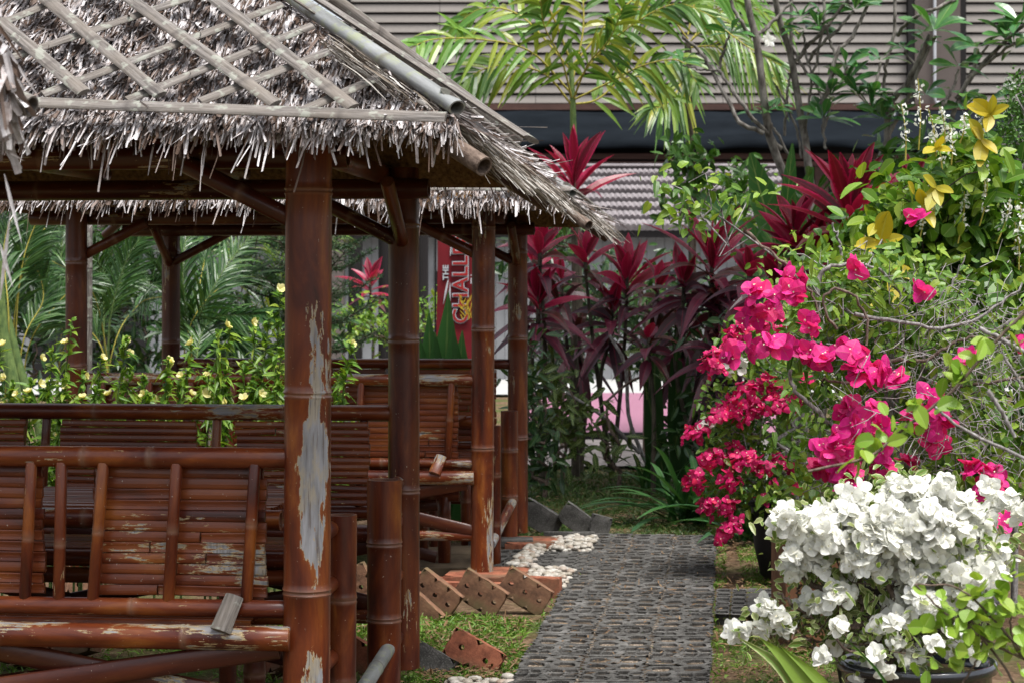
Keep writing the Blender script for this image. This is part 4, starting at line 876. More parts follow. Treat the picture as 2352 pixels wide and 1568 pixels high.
cordy('large crimson cordyline standing highest on the right, against the blue awning',1945,14.,[(1950,455,U(190,14),28,.85,.0,.75,-.3)])
cordy('crimson cordyline leaning left below the highest red one',1880,14.2,[(1880,575,U(150,14.2),24,1.,.1,.65,-.4),(1822,520,U(130,14.2),16,.8,.0,.8,-.2),(1780,640,U(120,14.2),16,1.2,.4,.3,-.3)])
cordy('small red cordyline half hidden behind the yellow-leaved shrub',2100,14.2,[(2090,450,U(140,14.2),18,1.,.1,.5,-.2),(2030,600,U(120,14.2),14,1.,.1,.5,-.2)])
cordy('dark red cordyline behind the farther hut posts at eave height',1215,20.,[(1228,600,U(90,20),14,1.,.2,.5,-.3)])
cordy('thin red cordyline in front of the black veranda posts',850,26.,[(850,640,U(75,26),14,1.,.2,.8,-.2)])
cordy('small red cordyline glimpsed among the palms at the left',700,24.,[(700,620,U(50,24),12,1.,.2,.8,-.2)])
# ---- palms
def frond(A,S,line,nl,Lm,W,kind='lance',droop=.35,ang=.9,updir=(0,0,1),lift=.1,rr=.008,start=.15,tipang=.35,gap=0.,segs=4,irr=.1):
    P=smooth_line(line,24); n=len(P); T=nrm(np.gradient(P,axis=0)); tube(S,P,np.linspace(rr,rr*.35,n),5)
    t=np.linspace(start,1,nl); idx=t*(n-1); i0=np.clip(idx.astype(int),0,n-2); f=(idx-i0)[:,None]; C=P[i0]*(1-f)+P[i0+1]*f; TT=nrm(T[i0]*(1-f)+T[i0+1]*f)
    sd=nrm(np.cross(TT,np.array(updir,float))); upv=np.cross(sd,TT)
    a=ang*(1-t)+tipang*t
    for s in (-1,1):
        D=TT*np.cos(a)[:,None]+sd*(s*np.sin(a))[:,None]+upv*(lift+R.normal(size=(nl,1))*irr)+R.normal(size=(nl,3))*irr*.6
        L=Lm*(.55+.45*np.sin(np.pi*np.clip(t*.9+.1,0,1)))*R.uniform(.85,1.1,nl)
        leaves(A,C,D,upv+R.normal(size=(nl,3))*.15,L,W*R.uniform(.85,1.15,nl),kind,segs,droop=droop*R.uniform(.6,1.4,nl),fold=.25)
dP=20.
def pl(*q,d=dP,dd=0): return [at(x,y,d+dd*k/(len(q)-1)) for k,(x,y) in enumerate(q)]
pt=thing('broad_leaf_palm',at(1318,1090,dP)*1.0,'palm with broad arching yellow-green fronds above the red cordyline, in front of the louvres','palm')
stems(pt,[[Vector((at(1322,0,dP).x,dP,0)),at(1326,700,dP),at(1318,420,dP)]],.07,.045,'stem_d','trunk',10)
stems(pt,[[at(1318,430,dP),at(1316,250,dP),at(1308,90,dP)]],.04,.02,'stem_g','crown_shaft',8)
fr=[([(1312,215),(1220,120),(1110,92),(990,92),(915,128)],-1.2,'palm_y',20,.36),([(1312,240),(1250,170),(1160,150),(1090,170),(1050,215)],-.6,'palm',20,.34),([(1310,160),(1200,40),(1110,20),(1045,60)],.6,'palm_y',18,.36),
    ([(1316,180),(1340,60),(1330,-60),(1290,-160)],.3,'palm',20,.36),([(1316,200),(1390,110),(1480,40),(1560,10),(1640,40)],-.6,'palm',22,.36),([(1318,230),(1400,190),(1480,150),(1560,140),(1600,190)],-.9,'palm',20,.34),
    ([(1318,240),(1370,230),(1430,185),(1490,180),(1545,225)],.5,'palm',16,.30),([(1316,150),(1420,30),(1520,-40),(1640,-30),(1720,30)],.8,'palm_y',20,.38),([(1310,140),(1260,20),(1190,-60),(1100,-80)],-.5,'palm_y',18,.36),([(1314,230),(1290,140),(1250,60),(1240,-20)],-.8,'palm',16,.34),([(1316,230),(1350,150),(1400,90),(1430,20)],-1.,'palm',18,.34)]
for q_,dd,mt,nl,Lm in fr:
    A=Acc(); S=Acc(); frond(A,S,pl(*q_,dd=dd),int(nl*.8),Lm*1.3,.068,'lance',droop=.42,ang=1.0,updir=(.15,-1,.45),lift=.05,rr=.012,start=.22,irr=.16,tipang=.5); a=A.build('frond',M[mt],pt); S.build('frond_stalk',M['stem_y'],a,True)
# second palm whose fronds reach in from behind at the right
pt=thing('fan_like_palm',Vector((at(1560,0,23).x,23,0)),'palm with drooping pale green fronds between the broad leaf palm and the bare frangipani','palm')
stems(pt,[[Vector((at(1580,0,23).x,23,0)),at(1590,600,23),at(1580,100,23)]],.05,.04,'stem_d','trunk',8)
for q_,dd,mt in (([(1580,100),(1640,60),(1720,110),(1790,150)],-.5,'palm'),([(1580,110),(1650,110),(1730,160),(1800,190)],-.3,'palm'),([(1580,90),(1520,20),(1450,30),(1400,80)],-.5,'palm'),([(1580,80),(1600,0),(1650,-40),(1720,-30)],.3,'palm_y'),([(1580,120),(1560,200),(1530,240),(1500,250)],-.5,'palm'),([(1590,90),(1650,20),(1730,20),(1800,60)],.5,'palm_y')):
    A=Acc(); S=Acc(); frond(A,S,pl(*q_,d=23,dd=dd),20,.5,.042,droop=.6,ang=.9,updir=(.1,-1,.5),lift=.12,rr=.012,start=.12); a=A.build('frond',M[mt],pt); S.build('frond_stalk',M['stem_y'],a,True)
# feathery areca palms behind the huts on the left
def areca(label,px,d,fr,h=.2,n=34,Lm=.34,W=.022,mat='areca',grp='feathery areca palms left of the huts'):
    f=Vector((at(px,0,d).x,d,0)); t=thing('areca_palm',f,label,'palm',grp)
    for q_ in fr:
        ln=[f+Vector((R.normal()*.08,R.normal()*.08,h))]+[at(x,y,d+R.normal()*.25) for x,y in q_]
        A=Acc(); S=Acc(); frond(A,S,ln,n+10,Lm*1.15,W,droop=.35,ang=.75,updir=(R.normal()*.5,-1,.5),lift=.1,rr=.008,start=.42,irr=.12,segs=3); a=A.build('frond',M[mat],t); S.build('frond_stalk',M['stem_y' if R.rand()<.5 else 'stem_g'],a,True)
    return t
areca('areca palm at the left picture edge with green canes and yellow stalks',40,15.5,[[(20,800),(-20,600),(-80,480)],[(30,780),(60,600),(120,500)],[(50,800),(100,680),(60,560)],[(20,760),(10,560),(60,430)],[(60,820),(130,700),(200,640)],[(40,700),(80,520),(160,440)],[(0,700),(-40,560),(20,470)]])
areca('areca palm between the two left posts of the farther hut',250,16.5,[[(240,800),(230,620),(170,500)],[(250,780),(290,600),(350,520)],[(260,800),(320,700),(380,680)],[(240,780),(200,650),(120,600)],[(250,760),(260,560),(300,460)],[(240,820),(180,740),(120,720)]])
areca('areca palm with a long curved frond arching behind the second left post',440,17.,[[(420,880),(440,740),(520,650),(600,640),(640,700)],[(420,860),(470,700),(560,560),(650,500)],[(440,860),(400,680),(350,600)],[(450,860),(480,740),(600,720)],[(440,820),(470,600),(520,500)],[(430,860),(500,760),(560,800)],[(440,840),(420,640),(430,520)]],mat='areca',W=.028,Lm=.36,n=38)
areca('pale green areca fronds under the eave in front of the tiled roof',600,24.,[[(600,800),(560,600),(440,520)],[(610,780),(640,600),(560,500)],[(600,760),(700,580),(790,540)]],mat='palm',Lm=.45)
areca('dark areca palm mass far left behind the others',130,20.,[[(130,800),(100,560),(30,470)],[(140,780),(170,560),(240,480)],[(120,820),(60,700),(0,680)],[(140,820),(230,680),(300,640)],[(130,800),(140,600),(150,450)]],Lm=.42,W=.03)
for k,(p,q_,r,d,l) in enumerate((((35,930),(-5,600),.055,14.8,'smooth pale green palm cane leaning at the left picture edge'),((100,1010),(10,700),.05,15.2,'thin grey green palm cane standing next to the leaning one'))):
    f=at(*p,d); f.z=0; A=Acc(); P_=smooth_line([f,at(*p,d),at((p[0]+q_[0])/2-8,(p[1]+q_[1])/2,d),at(*q_,d)],16); tube(A,P_,np.linspace(r*1.2,r*.6,len(P_)),12); props(A.build('palm_cane',M['stem_g'],smooth=True),l,'cane','pale palm canes on the left')
g_=pole('bamboo_post',Vector((at(198,0,14.2).x,14.2,0)),at(200,500,14.2),.040,.04,'grey_bam',None,nodes=(.5,1.0,1.45,1.8)); props(g_,'tan bare bamboo post standing just right of the left corner post','post')
# conifer with whorled branches
cf=thing('norfolk_pine',Vector((at(700,0,17.5).x,17.5,0)),'dark green conifer with flat drooping needle branches behind the peeling post','conifer')
stems(cf,[[Vector((at(700,0,17.5).x,17.5,0)),at(700,600,17.5),at(702,430,17.5)]],.045,.02,'stem_d','trunk',8)
for py in (500,545,600,660,720,780,830):
    for k in range(6):
        a=k*1.047+py*.1; L=U(150+ (py-500)*.1,17.5)*R.uniform(.85,1.1); c=at(700,py,17.5); e=c+Vector((math.cos(a)*L,math.sin(a)*L,-.02+R.normal()*.05)); mid=(c+e)/2+Vector((0,0,-.09))
        P_=smooth_line([c,mid,e+Vector((0,0,.05))],10); A=Acc(); S=Acc(); tube(S,P_,np.linspace(.012,.004,len(P_)),5)
        for j,pp in enumerate(P_[1:]):
            T=nrm(P_[min(j+2,len(P_)-1)]-P_[j]); sd=nrm(np.cross(T,[0,0,1])); 
            for s in (-1,1):
                sl=.20*(1-.5*j/len(P_)); n=26; tt=R.rand(n); dirn=nrm(T*.6+sd*s+np.array([0,0,.1])); Pn=pp+dirn*(tt*sl)[:,None]
                tube(S,[pp,pp+dirn*sl],[.004,.002],4); leaves(A,Pn,dirn*.5+R.normal(size=(n,3))*.55+np.array([0,0,.2]),R.normal(size=(n,3)),.045,.006,'blade',2,cols=2)
        a_=A.build('branch',M['fir'],cf); S.build('branch_wood',M['stem_d'],a_)
# ---- generic bushes
def tipleaves(A,tips,m,L,W,kind='oval',spread=.06,up=.15,droop=.2,bias=(0,-.15,0),root=None,segs=3,fold=.3):
    n=len(tips)*m; P=np.repeat(tips,m,0)+R.normal(size=(n,3))*spread; D=rdir(n,up,bias); N=rdir(n,.9,(0,-.7,0))
    leaves(A,P,D,N,R.uniform(*L,n),R.uniform(*W,n),kind,segs,droop=R.uniform(0,droop*2,n),fold=fold,curl=R.normal(size=n)*.06)
def bush(name,label,cat,grp,foot,d,blobs,mat,L,W,m,kind='oval',stem='twig_b',rmax=.02,spread=.06,up=.15,roots=None,dead=0,droop=.2,rt=.002,step=.07,wob=.03):
    f=Vector((at(foot,0,d).x,d,0)); t=thing(name,f,label,cat,grp)
    tips=np.concatenate([ellipse_tips(x,y,rx,ry,d+od,dd,n) for x,y,rx,ry,od,dd,n in blobs])
    S=Acc(); rl=roots or [[f,f+Vector((.02,0,max(.12,(tips[:,2].min()-.05))))]]
    skeleton(S,rl,tips,rt,rmax,wob=wob,step=step); S.build('branches',M[stem],t,True)
    A=Acc(); tipleaves(A,tips,m,L,W,kind,spread,up,droop); A.build('foliage',M[mat],t)
    return t,tips
UG='green understorey shrubs under the red cordylines'
bush('veined_shrub','small shrub with yellow-veined leaves right of the hut posts','shrub',UG,1290,17,[(1260,900,60,110,0,.35,26),(1300,980,50,60,0,.3,16)],'blot',(.10,.17),(.04,.06),6,spread=.08)
bush('veined_shrub','shrub with striped leaves in front of the pink paving','shrub',UG,1420,16.6,[(1405,1040,50,30,0,.25,9),(1385,960,40,50,0,.25,5),(1455,840,40,40,0,.25,5)],'blot',(.11,.19),(.04,.07),4,spread=.08)
bush('dark_shrub','dark leafy shrub filling below the middle cordylines','shrub',UG,1540,18,[(1540,820,70,80,0,.4,20),(1610,930,80,90,0,.4,34)],'dkgreen',(.10,.18),(.04,.07),7,spread=.09)
bush('dark_shrub','dark shrub around the feet of the cordylines beside the hut','shrub',UG,1250,16.,[(1240,1030,50,70,0,.3,26),(1215,900,30,130,0,.2,22)],'dkgreen',(.08,.15),(.03,.055),6,spread=.07)
bush('bright_shrub','bright green shrub against the tiled roof above the dark cordylines','shrub',UG,1590,18.6,[(1580,350,60,45,0,.25,16),(1600,420,80,60,0,.3,18)],'green',(.10,.18),(.05,.08),5,spread=.08)
bush('bright_shrub','light green shrub under the eave tip, right of the white wall','shrub',UG,1480,19.5,[(1480,660,60,60,0,.4,14),(1290,520,40,70,0,.3,10)],'green',(.10,.18),(.03,.055),5,spread=.08)
bush('low_hedge','low hedge with yellow-green leaves behind the farther hut bench','hedge',None,900,25,[(840,740,90,50,0,.4,60),(960,720,70,60,0,.4,40)],'lime',(.05,.10),(.03,.05),9,spread=.1)
bush('dark_shrub','deep green shrub behind the left cordyline, between hut and palm trunk','shrub',UG,1290,21,[(1260,760,70,130,0,.4,30),(1370,770,80,70,0,.4,18)],'dkgreen',(.12,.2),(.05,.08),5,spread=.12)
bush('dark_shrub','dark shrub mass behind the spider lily clump','shrub',UG,1680,16,[(1690,850,90,140,0,.4,36),(1640,1000,110,90,0,.35,34),(1760,760,90,110,0,.4,26)],'dkgreen',(.10,.17),(.04,.07),6,spread=.1)
bush('bright_shrub','mid green shrub covering the right end of the tiled roof','shrub',UG,1700,20,[(1700,450,60,90,0,.3,26),(1560,470,50,40,0,.3,6)],'green',(.10,.18),(.05,.08),6,spread=.1)
bush('bright_shrub','light green shrub behind the banana leaf','shrub',UG,1790,22,[(1760,470,70,90,0,.4,24)],'lime',(.06,.12),(.03,.05),6,spread=.1)
bush('dark_shrub','tall dark green shrub behind the highest crimson cordyline','shrub',UG,1990,17,[(1980,500,140,140,0,.4,44),(1850,640,130,110,0,.4,30),(2100,380,110,90,0,.3,26)],'green',(.12,.22),(.05,.09),5,spread=.12)
# dense planting behind the palms, left
LG='dense planting behind the left palms'
bush('dark_shrub','dark bush behind the leftmost areca palm','shrub',LG,60,20,[(60,620,120,130,0,.4,50),(40,820,120,80,0,.4,30)],'dkgreen',(.12,.24),(.04,.07),7,spread=.13)
bush('dark_shrub','dark bush between the corner post and second post of the farther hut','shrub',LG,280,21,[(270,600,110,130,0,.4,56),(280,790,110,80,0,.4,34)],'dkgreen',(.12,.24),(.04,.07),7,spread=.13)
bush('dark_shrub','dark bush behind the long curved areca frond','shrub',LG,520,21,[(500,700,120,120,0,.4,40),(560,820,110,60,0,.4,30)],'dkgreen',(.12,.24),(.04,.07),7,spread=.13)
bush('dark_shrub','dark bush behind the conifer, seen right of the peeling post','shrub',LG,740,22,[(720,760,70,90,0,.4,30)],'dkgreen',(.12,.2),(.04,.07),7,spread=.13)
bush('dark_shrub','dark bush far back between the hut posts and the middle cordylines','shrub',UG,1250,22.3,[(1230,560,80,90,0,.4,34),(1420,700,110,110,0,.4,40),(1560,720,110,120,0,.4,44)],'dkgreen',(.14,.24),(.05,.08),7,spread=.14)
cordy('low purple cordyline with hanging leaves left of the spider lilies',1500,16.2,[(1490,775,U(80,16.2),11,1.3,.5,.1,-.5)])
cordy('blackish purple cordyline under the broad crimson one, beside the magenta flowers',1660,15.8,[(1650,790,U(125,15.8),20,1.4,.5,.0,-.5),(1720,620,U(110,15.8),16,1.2,.3,.3,-.4)])
# bare trunks among the shrubs
for k,(ln,r,d,mt,l) in enumerate((([(1322,1092),(1322,900),(1318,770)],.042,17.9,'stem_d','thick dark trunk standing before the pink paving'),([(1500,1092),(1470,1030),(1443,950),(1437,840),(1400,770)],.02,17.,'twig','slim pale trunk bending left in the shrub row'),([(1470,1040),(1390,960),(1300,900)],.017,16.8,'twig','cut grey branch leaning left across the thick dark trunk'),([(1275,1080),(1272,880),(1265,760)],.02,17.2,'stem_g','straight green stem left of the thick dark trunk'),([(1540,1095),(1545,900),(1500,700)],.02,17.6,'stem_d','thin dark stem right of the slim pale trunk'),([(1645,1080),(1655,900),(1640,700)],.02,16.6,'stem_d','dark stem below the broad crimson cordyline'))):
    A=Acc(); P_=smooth_line([at(*q_,d) for q_ in ln],14); 
    if k!=2: P_=np.vstack([[P_[0][0],P_[0][1],-.02],P_])
    tube(A,P_,np.linspace(r,r*.7,len(P_)),8); props(A.build('bare_trunk',M[mt],smooth=True),l,'trunk','bare trunks in the shrub row')
# banana leaves
bt=thing('banana_plant',Vector((at(1790,0,18.5).x,18.5,0)),'banana plant with one tall upright paddle leaf left of the crimson cordyline','banana plant')
stems(bt,[[Vector((at(1790,0,18.5).x,18.5,0)),at(1800,700,18.5),at(1790,610,18.5)]],.05,.03,'stem_g','stem',8)
for (a,b,wd,cu) in (((1795,600),(1712,352),70,.1),((1790,620),(1860,380),55,.1),((1800,600),(1690,640),60,-.2),((1790,600),(1600,430),50,-.15),((1795,600),(1820,330),40,.0)):
    p,q_=at(*a,18.5),at(*b,18.3); A=Acc(); leaves(A,[tuple(p)],[tuple(q_-p)],[(.2,-1,.2)],(q_-p).length,U(wd,18.5),'oval',14,fold=.25,curl=cu,wav=.04); A.build('leaf',M['banana'],bt,True)
for px_,d,l,hs in ((1560,16.6,'ginger clump with upright dark paddle leaves before the pink paving',[(1505,760,1500),(1552,720,1556),(1480,850,1530),(1580,800,1560)]),(1020,13.9,'clump of broad folded dark leaves behind the farther hut back rail',[(985,690,1000),(1030,640,1015),(1040,720,1050),(1000,740,1010),(1062,735,1040),(960,740,1000)])):
    t=thing('paddle_leaf_plant',Vector((at(px_,0,d).x,d,0)),l,'plant')
    for k,(tx,ty,bx) in enumerate(hs):
        A=Acc(); b_=at(bx,1090 if d>15 else 960,d); b_.z=0; e=at(tx,ty,d-.1); leaves(A,[tuple(b_)],[tuple(e-b_)],[(.1*R.normal(),-1,.1)],(e-b_).length,U(46 if d>15 else 55,d),'strap' if d<15 else 'lance',10,fold=.3,droop=.05); A.build('leaf',M['strap' if d<15 else 'dkgreen'],t,True)
# spider lily clumps
def lily(label,px,py,d,n,L,W,mat='strap',el=(.2,1.2),cat='lily clump',az=None):
    b=at(px,py,d); b.z=0; t=thing('spider_lily',b,label,cat); A=Acc(); a=R.rand(n)*6.28 if az is None else R.uniform(*az,n); e=R.uniform(*el,n); D=np.stack([np.cos(a)*np.cos(e),np.sin(a)*np.cos(e),np.sin(e)],1)
    leaves(A,np.array(b)+R.normal(size=(n,3))*np.array([.06,.06,.01]),D,np.array([0,0,1.]),L*R.uniform(.75,1.1,n),W*R.uniform(.8,1.1,n),'strap',9,droop=.42,fold=.3); A.build('foliage',M[mat],t,True); return t
lily('dark green spider lily clump arching over the lawn beside the magenta flowers',1590,1185,14.2,64,.98,.06,el=(.35,1.3))
lily('smaller strap-leaved clump behind the magenta flowers at lawn level',1715,1200,13.2,34,.85,.055,el=(.3,1.3))
lily('low dark strap-leaved plant at the end of the lawn',1500,1130,16.5,26,.55,.035,el=(.6,1.4))
t=thing('strap_leaf_plant',at(1810,1700,5.2),'bright strap leaves poking up at the bottom picture edge','plant'); 
for (a,b,c_,wd,mt) in (((1860,1660),(1790,1530),(1690,1458),24,'vari'),((1895,1660),(1830,1540),(1745,1462),44,'strap_y'),((1960,1660),(1880,1560),(1790,1480),26,'strap_y'),((2060,1700),(2030,1560),(1900,1425),7,'green')):
    d=5.2; P_=smooth_line([at(*a,d),at(*b,d),at(*c_,d)],12); n=len(P_); w_=U(wd,d)/2*np.clip(np.minimum(1,(1-np.linspace(0,1,n))*2.2),.03,1); sd=nrm(np.cross(nrm(np.gradient(P_,axis=0)),[0.1,-1,.3])); A=Acc()
    V=np.stack([P_-sd*w_[:,None]+[0,-.006,.0],P_,P_+sd*w_[:,None]+[0,-.006,0]],1).reshape(-1,3); i=np.arange(n-1)[:,None]*3+np.arange(2)[None]; uv=np.stack(np.meshgrid(np.linspace(0,1,n),[0,.5,1],indexing='ij'),-1)[...,::-1].reshape(-1,2)
    A.quads(V,np.stack([i,i+1,i+4,i+3],-1).reshape(-1,4),uv); A.build('leaf',M[mt],t,True)
# ---- frangipani
dF=19.; z3=lambda x,y:(1548+x*.3418,y*.3418)
ft=thing('frangipani_tree',Vector((at(1850,0,dF).x,dF,0)),'nearly bare frangipani with grey forking branches and leaf rosettes at the tips','tree')
BR=[([(770,1300),(750,1200),(640,900),(600,600),(550,250),(490,0),(470,-200)],.055,.036),([(930,1300),(890,1000),(860,850),(800,450),(730,200),(680,0),(660,-150)],.05,.032),([(600,900),(450,820),(350,650),(250,470),(180,350),(50,250)],.028,.018),([(720,1000),(600,870),(470,720),(370,580),(300,470)],.028,.018),([(300,470),(330,350),(370,240)],.018,.015),([(300,470),(180,470),(60,440)],.014,.011),([(530,250),(450,150),(380,0)],.026,.02),([(550,250),(650,160),(800,0)],.024,.02),
([(800,430),(900,310),(1010,200),(1170,0)],.024,.02),([(900,420),(980,310),(1100,200),(1210,80)],.02,.017),([(990,700),(1050,560),(1090,360),(1200,250),(1310,20)],.03,.02),([(780,300),(850,430),(950,560),(1000,680)],.018,.018),([(1000,0),(1010,150),(980,300),(930,500),(900,750),(880,870)],.017,.015),([(1480,0),(1480,230),(1420,450),(1410,660)],.020,.02),([(1900,0),(1600,130),(1500,240)],.02,.024),
([(1330,1200),(1430,950),(1450,700),(1550,600),(1620,450),(1720,240)],.045,.032),([(1430,920),(1560,700),(1650,450),(1760,250)],.024,.02),([(1550,340),(1640,470)],.014,.012),([(1860,850),(1900,700),(1960,560),(2100,400),(2350,170)],.03,.022),([(1900,660),(2050,470),(2290,290)],.02,.018),([(1800,720),(1870,600),(1915,470)],.02,.016),([(780,1060),(680,880),(610,800)],.018,.014),([(860,1070),(830,880),(760,720),(690,580)],.017,.013),([(740,920),(760,700),(780,500)],.018,.014),([(1020,1000),(1000,850),(1010,780)],.016,.014),([(1000,900),(1040,760),(1050,650)],.016,.013),([(1130,560),(1160,450)],.012,.011),([(1340,650),(1380,420)],.018,.015),([(2030,480),(2040,330)],.015,.013),([(790,-20),(780,300)],.022,.02),([(870,240),(900,420),(950,560)],.014,.014),([(1080,370),(1040,250),(1000,120)],.016,.013),([(2130,260),(2000,480),(1960,560)],.014,.016),([(2350,470),(2200,620),(2100,720)],.018,.015)]
for ln,ra,rb in BR:
    A=Acc(); P_=smooth_line([at(*z3(*q_),dF+.12*math.sin(q_[0]*.01)) for q_ in ln],16); P_=P_+R.normal(size=P_.shape)*.006; tube(A,P_,np.linspace(ra,rb,len(P_))*.82,9); A.build('branch',M['bark'],ft,True)
for k,x_ in enumerate((770,930,1330,1860)):
    b=BR[(0,1,15,18)[k]][0][0]; A=Acc(); p=at(*z3(*b),dF); P_=smooth_line([Vector((at(1850+(k-1.5)*25,0,dF).x,dF,0)),(p+Vector((at(1850,0,dF).x,dF,0)))/2,p],10); tube(A,P_,np.linspace(.06,(.055,.05,.045,.03)[k],len(P_)),9); A.build('trunk',M['bark'],ft,True)
for (x,y,s) in ((380,230,1),(60,420,.7),(600,770,1),(880,200,.9),(975,190,.8),(1215,70,1),(1155,440,1),(1385,410,1.1),(1050,640,1.1),(1000,800,1.1),(1160,560,1),(1330,740,1.1),(1745,210,1.4),(1690,280,.6),(1912,450,1.1),(2040,320,1.2),(2330,160,1.3),(2230,240,1.1),(1240,640,1),(1340,640,.9),(1540,330,.6),(1690,640,1.2),(2100,700,1.2),(680,740,.7),(1400,800,1.),(1200,0,.9),(850,120,.7),(2290,330,1.),(1000,100,.6),(1500,760,.9),(1950,720,1.)):
    c=np.array(at(*z3(x,y),dF-.05)); n=R.randint(7,11); a=np.arange(n)*2.399+R.rand()*6; el=R.uniform(-.1,1.0,n); D=np.stack([np.cos(a)*np.cos(el),np.sin(a)*np.cos(el),np.sin(el)],1)
    A=Acc(); L=.29*s*R.uniform(.75,1.15,n); leaves(A,c+D*.02,D,np.cross(np.cross(D,[0,0,1.]),D)+R.normal(size=(n,3))*.35+[0,-.3,0],L,L*.33,'obov',6,droop=R.uniform(.05,.4,n),fold=.25); A.build('leaf_rosette',M['plum'],ft)
def smallflower(par,name,c,n,L,W,mat,kind='petal',facing=(0,-1,.3),dr=.2,open_=.7):
    a=np.arange(n)*2*math.pi/n+R.rand()*6; f=nrm(np.array(facing,float)+R.normal(size=3)*.3); u=nrm(np.cross(f,[.3,.1,1])); v=np.cross(f,u); D=f*(1-open_)+(u*np.cos(a)[:,None]+v*np.sin(a)[:,None])*open_
    A=Acc(); leaves(A,np.tile(c,(n,1)),D,np.tile(f,(n,1)),L,W,kind,4,droop=.0,fold=-.15,curl=-dr); return A.build(name,M[mat],par)
for x,y in ((630,265),(640,280),(2265,590),(2250,560)): smallflower(ft,'flower',np.array(at(*z3(x,y),dF-.1)),5,.07,.05,'white')
# unseen tree, added above the view to shade the planting below
A=Acc(); nc=700; C=np.stack([R.uniform(.3,5.0,nc),R.uniform(12.8,17.3,nc),R.uniform(5.1,6.6,nc)],1)
st_=thing('added_shade_tree',(7.5,15,0),'unseen leafy tree added outside the view to shade the red-leaved plants','tree')
C=C[np.sin(C[:,0]*3+C[:,1])+R.normal(size=nc)*.6>-.5]
for c in C:
    n=8; a=np.arange(n)*2.399+R.rand()*6; el=R.uniform(-.1,.7,n); D=np.stack([np.cos(a)*np.cos(el),np.sin(a)*np.cos(el),np.sin(el)],1); leaves(A,c+D*.02,D,np.cross(np.cross(D,[0,0,1.]),D),.30*R.uniform(.8,1.1,n),.10,'obov',3,droop=.2)
A.build('crown',M['plum'],st_)
A=Acc(); cr=[]
tube(A,smooth_line([(7.5,15,0),(7.4,15,3),(7.2,15,5.4)],10),np.linspace(.2,.12,11),10); A.build('trunk',M['bark'],st_)
A=Acc()
for k in range(16):
    e=C[R.randint(len(C))]; P_=smooth_line([(7.2,15,5.3),(e+np.array([7.2,15,5.9]))/2,e],10); tube(A,P_,np.linspace(.06,.012,len(P_)),6)
A.build('limbs',M['bark'],st_)
# ---- yellow-flowered turnera bushes between the huts
FL=[(5,792),(95,822),(150,787),(235,822),(290,783),(297,812),(388,828),(440,788),(395,835),(415,862),(197,862),(152,887),(92,882),(65,900),(190,912),(365,918),(520,748),(580,740),(643,665),(643,815),(647,847),(808,790),(475,862),(12,868),(38,905),(330,905),(470,905),(560,915),(600,905),(8,930),(440,905),(250,905),(520,925),(645,915)]
TG='yellow-flowered bushes between the two huts'; dT=9.45
tops=[(165,735),(120,800),(235,815),(290,775),(388,822),(440,780),(500,760),(530,745),(585,735),(645,660),(620,720),(650,800),(808,785),(30,880),(70,870),(0,785),(330,860),(190,855),(480,840),(560,830),(420,860),(110,880),(270,880),(600,860),(640,880),(20,920),(340,900),(180,920),(520,890),(60,910),(460,890),(775,860),(385,880),(575,880),(230,900),(150,870),(670,900),(300,850),(700,860),(740,900)]
wh=['at the left picture edge','tallest spike before the corner post','in the middle left, before the first hut post','in front of the second left post','in the middle of the row','left of the tallest one','tallest one beside the peeling front post','small one right of the peeling front post']
for k,cx in enumerate((10,130,225,300,410,510,610,770)):
    f=Vector((at(cx,0,dT).x,dT,0)); t=thing('yellow_flower_bush',f,'green bush with pale yellow flowers, '+wh[k],'flowering plant',TG)
    lo,hi=([-60,70,180,265,350,465,560,690][k],[70,180,265,350,465,560,690,900][k]); S=Acc(); A=Acc()
    for (tx,ty) in [q_ for q_ in tops if lo<=q_[0]<hi]:
        dd=dT+R.normal()*.12; e=at(tx,ty,dd); b=f+Vector((R.normal()*.08,R.normal()*.08,0)); b=Vector((b.x*.6+e.x*.4-.12*(e.z-.7),dd,0)); P_=smooth_line([b,Vector((b.x*.65+e.x*.35,dd,e.z*.55)),e],20); tube(S,P_,np.linspace(.007,.002,len(P_)),5)
        m=120; tt=1-R.rand(m)**1.3*.7; idx=tt*(len(P_)-1); i0=np.clip(idx.astype(int),0,len(P_)-2); C=P_[i0]+(P_[i0+1]-P_[i0])*(idx-i0)[:,None]
        D=rdir(m,.25); leaves(A,C,D,rdir(m,1.5,(0,-.4,0)),R.uniform(.04,.085,m)*np.where(tt>.97,.5,1),R.uniform(.015,.026,m),'lance',4,droop=R.uniform(0,.5,m),fold=.3)
        for _ in range(3):
            j=R.randint(8,17) if len(P_)>17 else 3; s0=P_[min(j,len(P_)-2)]; e2=s0+R.normal(size=3)*np.array([.09,.06,.03])+[0,0,.1]; tube(S,[s0,(s0+e2)/2+[0,0,.01],e2],[.003,.0025,.0015],4)
            m=24; tq=R.rand(m); leaves(A,s0+(e2-s0)*tq[:,None],rdir(m,.3),rdir(m,1.5,(0,-.4,0)),R.uniform(.03,.06,m),R.uniform(.012,.02,m),'lance',4,droop=R.uniform(0,.4,m),fold=.3)
    S.build('stems',M['stem_g'],t,True); A.build('foliage',M['lime'],t)
    for (fx,fy) in [q_ for q_ in FL if lo<=q_[0]<hi]: smallflower(t,'flower',np.array(at(fx,fy,dT-.14)),5,.029*R.uniform(.7,1.15),.029,'cream',facing=(R.normal()*1.1,-.6+R.normal()*.3,.7),dr=.2,open_=.45)
